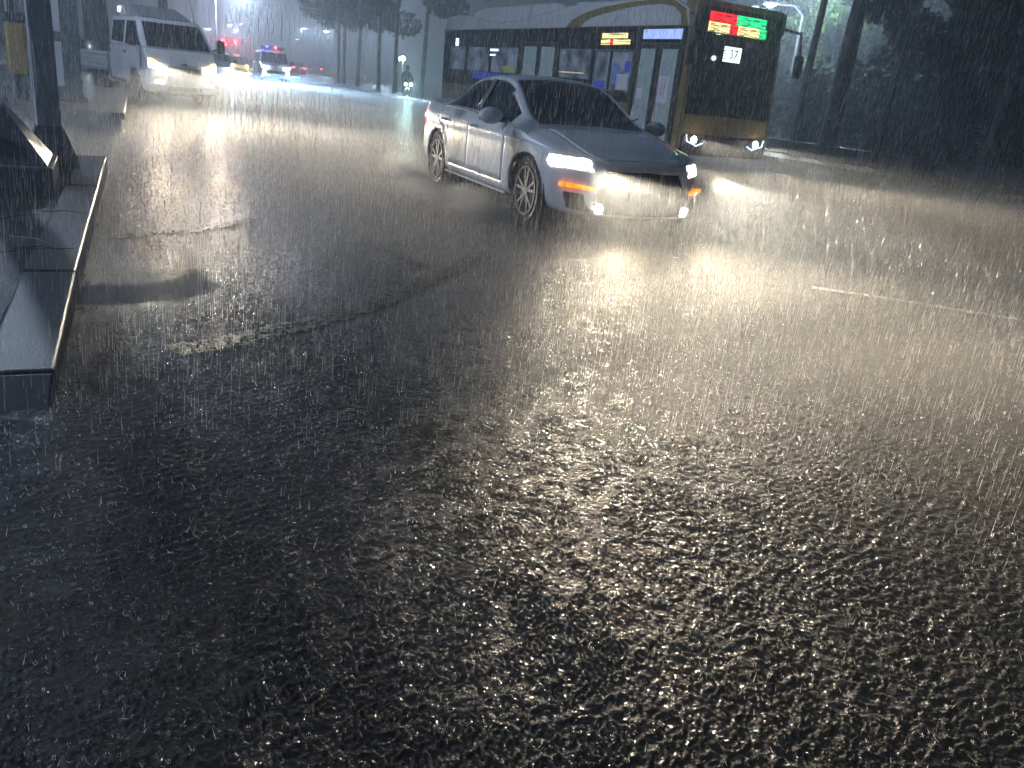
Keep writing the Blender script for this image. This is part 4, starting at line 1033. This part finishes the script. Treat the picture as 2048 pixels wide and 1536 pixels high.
tube('bracket', [(-.26, 0, 0), (-.26, 0, p[2]-.1)], .03, M_chrome, pl)
point(pl, (0, -.4, p[2]-.16), 130, (.65, 1, .95), .2)

# ------------------------------------------------------------------ trees
def leafcloud(clumps, n, size):
    V = []; tot = sum(c[3]*c[4]*c[5] for c in clumps)
    for (cx, cy, cz, ax, ay, az) in clumps:
        k = max(60, int(n*(ax*ay*az)/tot))
        d = rng.normal(size=(k, 3)); d /= np.linalg.norm(d, axis=1)[:, None]
        rad = rng.uniform(.35, 1.0, k)**.6
        P = np.array([cx, cy, cz]) + d*rad[:, None]*np.array([ax, ay, az])
        V.append(P)
    P = np.concatenate(V); k = len(P)
    u = rng.normal(size=(k, 3)); u /= np.linalg.norm(u, axis=1)[:, None]
    w = np.cross(u, rng.normal(size=(k, 3))); w /= np.linalg.norm(w, axis=1)[:, None]
    s = size*rng.uniform(.5, 1.3, (k, 1)); u = u*s; w = w*s*.55
    Q = np.stack([P-u, P+w, P+u, P-w], 1).reshape(-1, 3)
    F = np.arange(4*k).reshape(-1, 4)
    return Q, F
leaf_cache = {}
def tree(label, base, h, crown_z, crown_r, trunk_r, m, n=5200, size=.16, lean=(0, 0), group=None, nclump=12, limb=True, cat='tree', name='tree'):
    r = root(name, label, cat, base, 0, group)
    lx, ly = lean
    P = [(lx*t*h+.06*math.sin(5*t+base[0]), ly*t*h+.05*math.sin(4*t), h*t) for t in (0, .08, .3, .55, .8, 1.0)]
    tube('trunk', P, [trunk_r*1.5, trunk_r*1.1, trunk_r, trunk_r*.85, trunk_r*.6, trunk_r*.3], M_bark, r, 10)
    clumps = []
    for k in range(nclump):
        a = random.uniform(0, 6.28); q = random.uniform(.15, 1)*crown_r; z = random.uniform(crown_z, h*1.05)
        tz = z/h; c = (lx*z+math.cos(a)*q, ly*z+math.sin(a)*q, z)
        clumps.append((*c, crown_r*random.uniform(.25, .5), crown_r*random.uniform(.25, .5), crown_r*random.uniform(.16, .34)))
        if limb and k < 6:
            z0 = max(crown_z*.75, z-1.2)
            b0 = Vector((lx*z0, ly*z0, z0)); e = Vector(c)
            tube('limb', [b0, (b0+e)/2+Vector((0, 0, .2)), e], [trunk_r*.45, trunk_r*.3, trunk_r*.12], M_bark, r, 6)
    Q, F = leafcloud(clumps, n, size)
    o = bigmesh('crown', Q, F, m, False, r)
    return r
# row beyond the far kerb
for k, (lb, px, d_, h, cz) in enumerate((('tree at the left end of the dark row beyond the kerb', 676, 76, 10, 5.0), ('second tree from the left in the dark row', 688, 68, 10.5, 4.6), ('slim tree in the middle of the dark row', 716, 62, 10, 4.4), ('tree in the dark row with a low forked limb', 756, 58, 10, 3.9), ('tree right of the forked one in the dark row', 791, 56, 10.5, 4.8), ('tree closest to the bus tail in the dark row', 846, 52, 10, 4.6))):
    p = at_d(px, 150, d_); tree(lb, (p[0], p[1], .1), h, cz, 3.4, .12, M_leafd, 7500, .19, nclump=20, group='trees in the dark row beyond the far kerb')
# big tree behind the truck
p = at_d(192, 60, 36); tree('large dark tree behind the truck bed', (p[0], p[1], 0), 11, 3.9, 3.0, .42, M_leafd, 6000, .22)
p = at_d(330, 60, 44); tree('dark tree whose leaves hang above the truck roof', (p[0]-1.0, p[1]+2, 0), 10, 5.0, 2.4, .22, M_leafd, 4000, .2)
p = at_d(2, 100, 34); tree('blue lit tree trunk at the far left edge', (p[0], p[1], 0), 10, 5.4, 2.0, .30, M_leafd, 2500, .2)
# right side: trunks seen against the lit foliage, then dark wood
spec = [('slender tree leaning left of the thick one beside the bus', 1588, 31, 9, 5.0, .13, (.03, 0), 2.2, M_leafd), ('thick trunked tree right of the bus', 1655, 27, 9.5, 5.2, .24, (.04, 0), 2.4, M_leafd),
        ('pale barked thin tree right of the thick one', 1762, 25, 9, 5.2, .07, (.05, 0), 1.8, M_leafd), ('dark tree in the middle of the right woodland', 1850, 30, 9.5, 3.4, .16, (.02, 0), 2.8, M_leafd),
        ('dark tree at the right picture edge', 1990, 27, 9, 3.2, .18, (.02, 0), 2.8, M_leafd)]
for lb, px, d_, h, cz, tr_, ln, cr, m_ in spec:
    p = at_d(px, 270, d_); tree(lb, (p[0], p[1], .1), h, cz, cr, tr_, m_, 4600, .15, ln)
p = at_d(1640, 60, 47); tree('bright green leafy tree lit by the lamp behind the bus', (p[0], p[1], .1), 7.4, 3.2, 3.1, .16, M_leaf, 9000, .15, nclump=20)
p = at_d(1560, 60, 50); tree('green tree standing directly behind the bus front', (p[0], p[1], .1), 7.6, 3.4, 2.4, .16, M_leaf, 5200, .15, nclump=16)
# shrub masses closing the right side
for k, (lb, px, d_, rr_, hh) in enumerate((('dark shrub mass behind the leaning tree', 1620, 40, 3.4, 3.0), ('dark shrub mass in the middle of the woodland', 1780, 36, 4.0, 3.6), ('dark shrub mass at the right edge of the woodland', 1960, 33, 4.4, 3.8), ('tall dark thicket behind the right woodland', 1880, 46, 6.5, 8.5))):
    p = at_d(px, 260, d_); r_ = root('shrub', lb, 'shrub', (p[0], p[1], .1))
    cl = [(random.uniform(-1, 1)*rr_*.8, random.uniform(-1, 1)*rr_*.4, random.uniform(.15, .9)*hh, rr_*.4, rr_*.35, hh*.25) for _ in range(14)]
    Q, F = leafcloud(cl, 5200, .17); bigmesh('foliage', Q, F, M_leafd, False, r_)
    for q in range(4): tube('stem', [(q*.5-.7, 0, 0), (q*.6-.9, .1, hh*.6)], [.05, .02], M_bark, r_, 6)
# long planter wall and stump on the far pavement
wl_ = root('low_wall', 'low pale concrete wall in two lengths on the far pavement', 'wall')
for s0, s1 in ((-3.0, 2.4), (3.2, 8.5)):
    x, y = lane((s0+s1)/2, 7.6); box('wall_length', (x, y, .36), (s1-s0, .3, .42), M_concrete, wl_, .03, (0, 0, R(-60)))
x, y = lane(2.8, 7.5); st = root('tree_stump', 'dark stump standing in the gap of the low wall', 'stump', (x, y, .14))
lathe('stump_body', [(.36, 0), (.27, .12), (.22, .5), (.20, .8), (.02, .84)], M_bark, st, 14)
# far wood closing the horizon
cl = [(random.uniform(-1, 1)*90, random.uniform(-6, 6), random.uniform(1, 9), 9, 5, 3) for _ in range(60)]
Q, F = leafcloud(cl, 16000, .6); o = bigmesh('distant_woods', Q, F, M_leafd); o.location = (70, 105, 0); o.rotation_euler = (0, 0, R(-30)); tag(o, kind='stuff')

# ------------------------------------------------------------------ rain, splashes, spray
def needles(P, ln, rad, lean):
    """falling drops drawn out along their path: three-sided spindles"""
    k = len(P); d = np.array([lean[0], lean[1], 1.0]); d = d/np.linalg.norm(d)
    top = P + d*ln[:, None]; V = [P, top]
    mid = P + d*(ln*.4)[:, None]
    for a in (0, 2.094, 4.189):
        V.append(mid + np.array([math.cos(a), math.sin(a), 0])*rad[:, None])
    V = np.stack(V, 1).reshape(-1, 3); b = np.arange(k)*5
    F = np.concatenate([np.stack([b+0, b+2+(q+1) % 3, b+2+q], 1) for q in range(3)] + [np.stack([b+1, b+2+q, b+2+(q+1) % 3], 1) for q in range(3)])
    return V, F
def cones(P, ln, rad, tilt=None):
    """tiny upright droplets: three-sided, point up"""
    k = len(P); top = P + np.array([0, 0, 1.0])*ln[:, None]
    if tilt is not None: top[:, :2] += tilt
    ph_ = rng.uniform(0, 2.0, k); V = [top]
    for a in (0, 2.094, 4.189): V.append(P + np.stack([np.cos(a+ph_), np.sin(a+ph_), 0*ph_], 1)*rad[:, None])
    V = np.stack(V, 1).reshape(-1, 3); b = np.arange(k)*4
    F = np.concatenate([np.stack([b, b+1+q, b+1+(q+1) % 3], 1) for q in range(3)]); return V, F
NR = 100000
dist = 2.6 + 13*rng.uniform(0, 1, NR)**0.65; ang = rng.uniform(R(-44), R(50), NR)
zz = rng.uniform(0, 1, NR)**2.3*np.minimum(4.2, 1.5 + dist*.17)
P = np.stack([dist*np.sin(ang), dist*np.cos(ang), zz], 1)
ln = rng.uniform(.05, .13, NR); rd = rng.uniform(.6, 1.3, NR)*(.0003+dist*.00013)
Vn, Fn = cones(P, ln, rd, np.stack([ln*.03, ln*.02], 1))
tag(bigmesh('rain', Vn, Fn, M_rain, True), 'dense rain falling through the headlight beams', kind='stuff')

# splash crowns near the camera: flared little rings with pointed teeth
V, F = [], []
NC = 5200
cd = 1.0 + 9.0*rng.uniform(0, 1, NC)**1.1; ca = rng.uniform(R(-42), R(42), NC)
cx, cy_ = cd*np.sin(ca), cd*np.cos(ca); cz = water_z(cx, cy_)
teeth = 6
Vc = []; Fc = []
for k in range(NC):
    q = rng.uniform(.0015, .004)*(1+.05*cd[k]); h = rng.uniform(.0015, .005)*(1+.06*cd[k]); b = len(Vc); off = rng.uniform(0, 1)
    for t in range(teeth):
        a = 2*math.pi*(t+off)/teeth; a2 = a + math.pi/teeth
        hh = h*rng.uniform(.5, 1.2); fl_ = rng.uniform(1.2, 1.9)
        Vc += [(cx[k]+math.cos(a)*q, cy_[k]+math.sin(a)*q, cz[k]-.003), (cx[k]+math.cos(a2)*q*fl_, cy_[k]+math.sin(a2)*q*fl_, cz[k]+hh)]
    for t in range(teeth):
        Fc.append((b+2*t, b+(2*t+2) % (2*teeth), b+2*t+1))
tag(bigmesh('splash_crowns', Vc, Fc, M_splash, True), 'small splash crowns thrown up by raindrops on the road', kind='stuff')
# spikes and loose droplets over the whole flooded road
NS = 150000
sd = 1.3 + 26*rng.uniform(0, 1, NS)**0.85; sa = rng.uniform(R(-44), R(50), NS)
sx, sy = sd*np.sin(sa), sd*np.cos(sa); sz = water_z(sx, sy)
keep_ = calm(sx, sy) > .5; sx, sy, sz, sd = sx[keep_], sy[keep_], sz[keep_], sd[keep_]; NS = len(sx)
P = np.stack([sx, sy, sz - .004 + rng.exponential(.012, NS)*(rng.uniform(size=NS) < .5)], 1)
ln = np.minimum(.05, rng.exponential(.011, NS))*np.minimum(2.4, .22+.16*sd) + .002; rd = rng.uniform(.0006, .0013, NS)*np.minimum(3.2, .6+.22*sd)
V1, F1 = cones(P, ln, rd, rng.normal(0, .006, (NS, 2))*(1+.05*sd[:, None]))
tag(bigmesh('splashes', V1, F1, M_splash, True), 'splash spikes and droplets leaping off the flooded road', kind='stuff')

# spray thrown by the wheels of the moving vehicles
def spray(pose, items):
    out = []
    c, s_ = math.cos(pose[2]), math.sin(pose[2])
    for (x, y, z, sx_, sy_, sz_, n, dx) in items:
        q = rng.normal(size=(n, 3))*np.array([sx_, sy_, sz_]) + np.array([x, y, 0]); q[:, 2] = np.abs(q[:, 2]) + .01
        q[:, 0] -= dx*rng.uniform(0, 1, n)**1.5
        out.append(np.stack([pose[0]+c*q[:, 0]-s_*q[:, 1], pose[1]+s_*q[:, 0]+c*q[:, 1], q[:, 2]], 1))
    return np.concatenate(out)
sp_ = [spray((-0.483, 11.008, R(-64.16)), [(2.55, -1.05, 0, .20, .20, .08, 22000, 1.5), (-.1, -1.0, 0, .22, .2, .11, 14000, 1.4), (2.55, 1.0, 0, .2, .2, .09, 2500, 1.2), (1.2, -.95, 0, .6, .12, .06, 12000, .3)]),
       spray((-10.704, 22.386, R(-45.92)), [(2.4, -.95, 0, .25, .25, .10, 7000, .8), (-.1, -.95, 0, .25, .25, .10, 5000, .8), (3.4, 0, 0, .3, .6, .08, 6000, .2), (2.4, .95, 0, .25, .25, .10, 3500, .8)]),
       spray((-2.236, 28.864, R(-60)), [(9.6, -1.3, 0, .4, .3, .2, 2600, 2), (12.3, 0, 0, .3, .8, .12, 2200, .5)])]
P = np.concatenate(sp_); k = len(P)
q = rng.uniform(.001, .0032, k)
V1, F1 = cones(P, q*2.2, q*1.2)
tag(bigmesh('spray', V1, F1, M_spray, True), 'fine spray thrown up by the wheels of the vehicles', kind='stuff')

# ------------------------------------------------------------------ rain haze
hz = mobj('haze', [(x, y, z) for z in (-1.2, 15.5) for x, y in ((-900, -200), (900, -200), (900, 1450), (-900, 1450))],
          [(0, 3, 2, 1), (4, 5, 6, 7), (0, 1, 5, 4), (1, 2, 6, 5), (2, 3, 7, 6), (3, 0, 4, 7)], M_gap)
hm = bpy.data.materials.new('rain_haze'); hm.use_nodes = True; hn = hm.node_tree.nodes; hl = hm.node_tree.links; hn.clear()
ho = hn.new('ShaderNodeOutputMaterial'); pvn = hn.new('ShaderNodeVolumePrincipled')
pvn.inputs['Color'].default_value = (.80, .88, .97, 1); pvn.inputs['Density'].default_value = 0.0138; pvn.inputs['Anisotropy'].default_value = 0.55
hl.new(pvn.outputs[0], ho.inputs['Volume']); hz.data.materials.clear(); hz.data.materials.append(hm)
tag(hz, kind='stuff')

def volume_mat(name, col, dens, ani):
    m = bpy.data.materials.new(name); m.use_nodes = True; n = m.node_tree.nodes; n.clear()
    o = n.new('ShaderNodeOutputMaterial'); v = n.new('ShaderNodeVolumePrincipled')
    v.inputs['Color'].default_value = (*col, 1); v.inputs['Density'].default_value = dens; v.inputs['Anisotropy'].default_value = ani
    m.node_tree.links.new(v.outputs[0], o.inputs['Volume']); return m
# the layer of splash droplets that hangs just above the flooded road
prof = [(.6, -.3), (160, -.3), (160, .12), (9.0, .115), (6.0, .085), (3.6, .04), (2.2, .012), (.6, -.02)]
ms = mobj('mist', [(-60, y, z) for y, z in prof] + [(60, y, z) for y, z in prof],
          [tuple(range(8)), tuple(range(15, 7, -1))] + [((i+1) % 8, i, 8+i, 8+(i+1) % 8) for i in range(8)], volume_mat('splash_mist', (.90, .91, .92), .24, .45))
bm = bmesh.new(); bm.from_mesh(ms.data); bmesh.ops.recalc_face_normals(bm, faces=bm.faces); bm.to_mesh(ms.data); bm.free()
tag(ms, kind='stuff')
Mv = volume_mat('spray_mist', (.92, .92, .92), .65, .4)
def puff(pose, x, y, z, a, b, c):
    co, si = math.cos(pose[2]), math.sin(pose[2])
    o = ball('spray_mist', (pose[0]+co*x-si*y, pose[1]+si*x+co*y, z), 1.0, Mv, None, 16, (a, b, c)); o.rotation_euler = (0, 0, pose[2]); tag(o, kind='stuff')
SP = (-0.483, 11.008, R(-64.16)); TP = (-10.704, 22.386, R(-45.92))
for p in ((1.95, -1.12, .08, .62, .22, .20), (2.45, -1.30, .05, .40, .26, .13), (-.75, -1.12, .10, .62, .24, .24), (.6, -1.20, .04, .75, .20, .10), (1.0, -1.42, .02, 1.1, .22, .09), ): puff(SP, *p)
for p in ((3.7, 0, .05, .4, .9, .10),): puff(TP, *p)
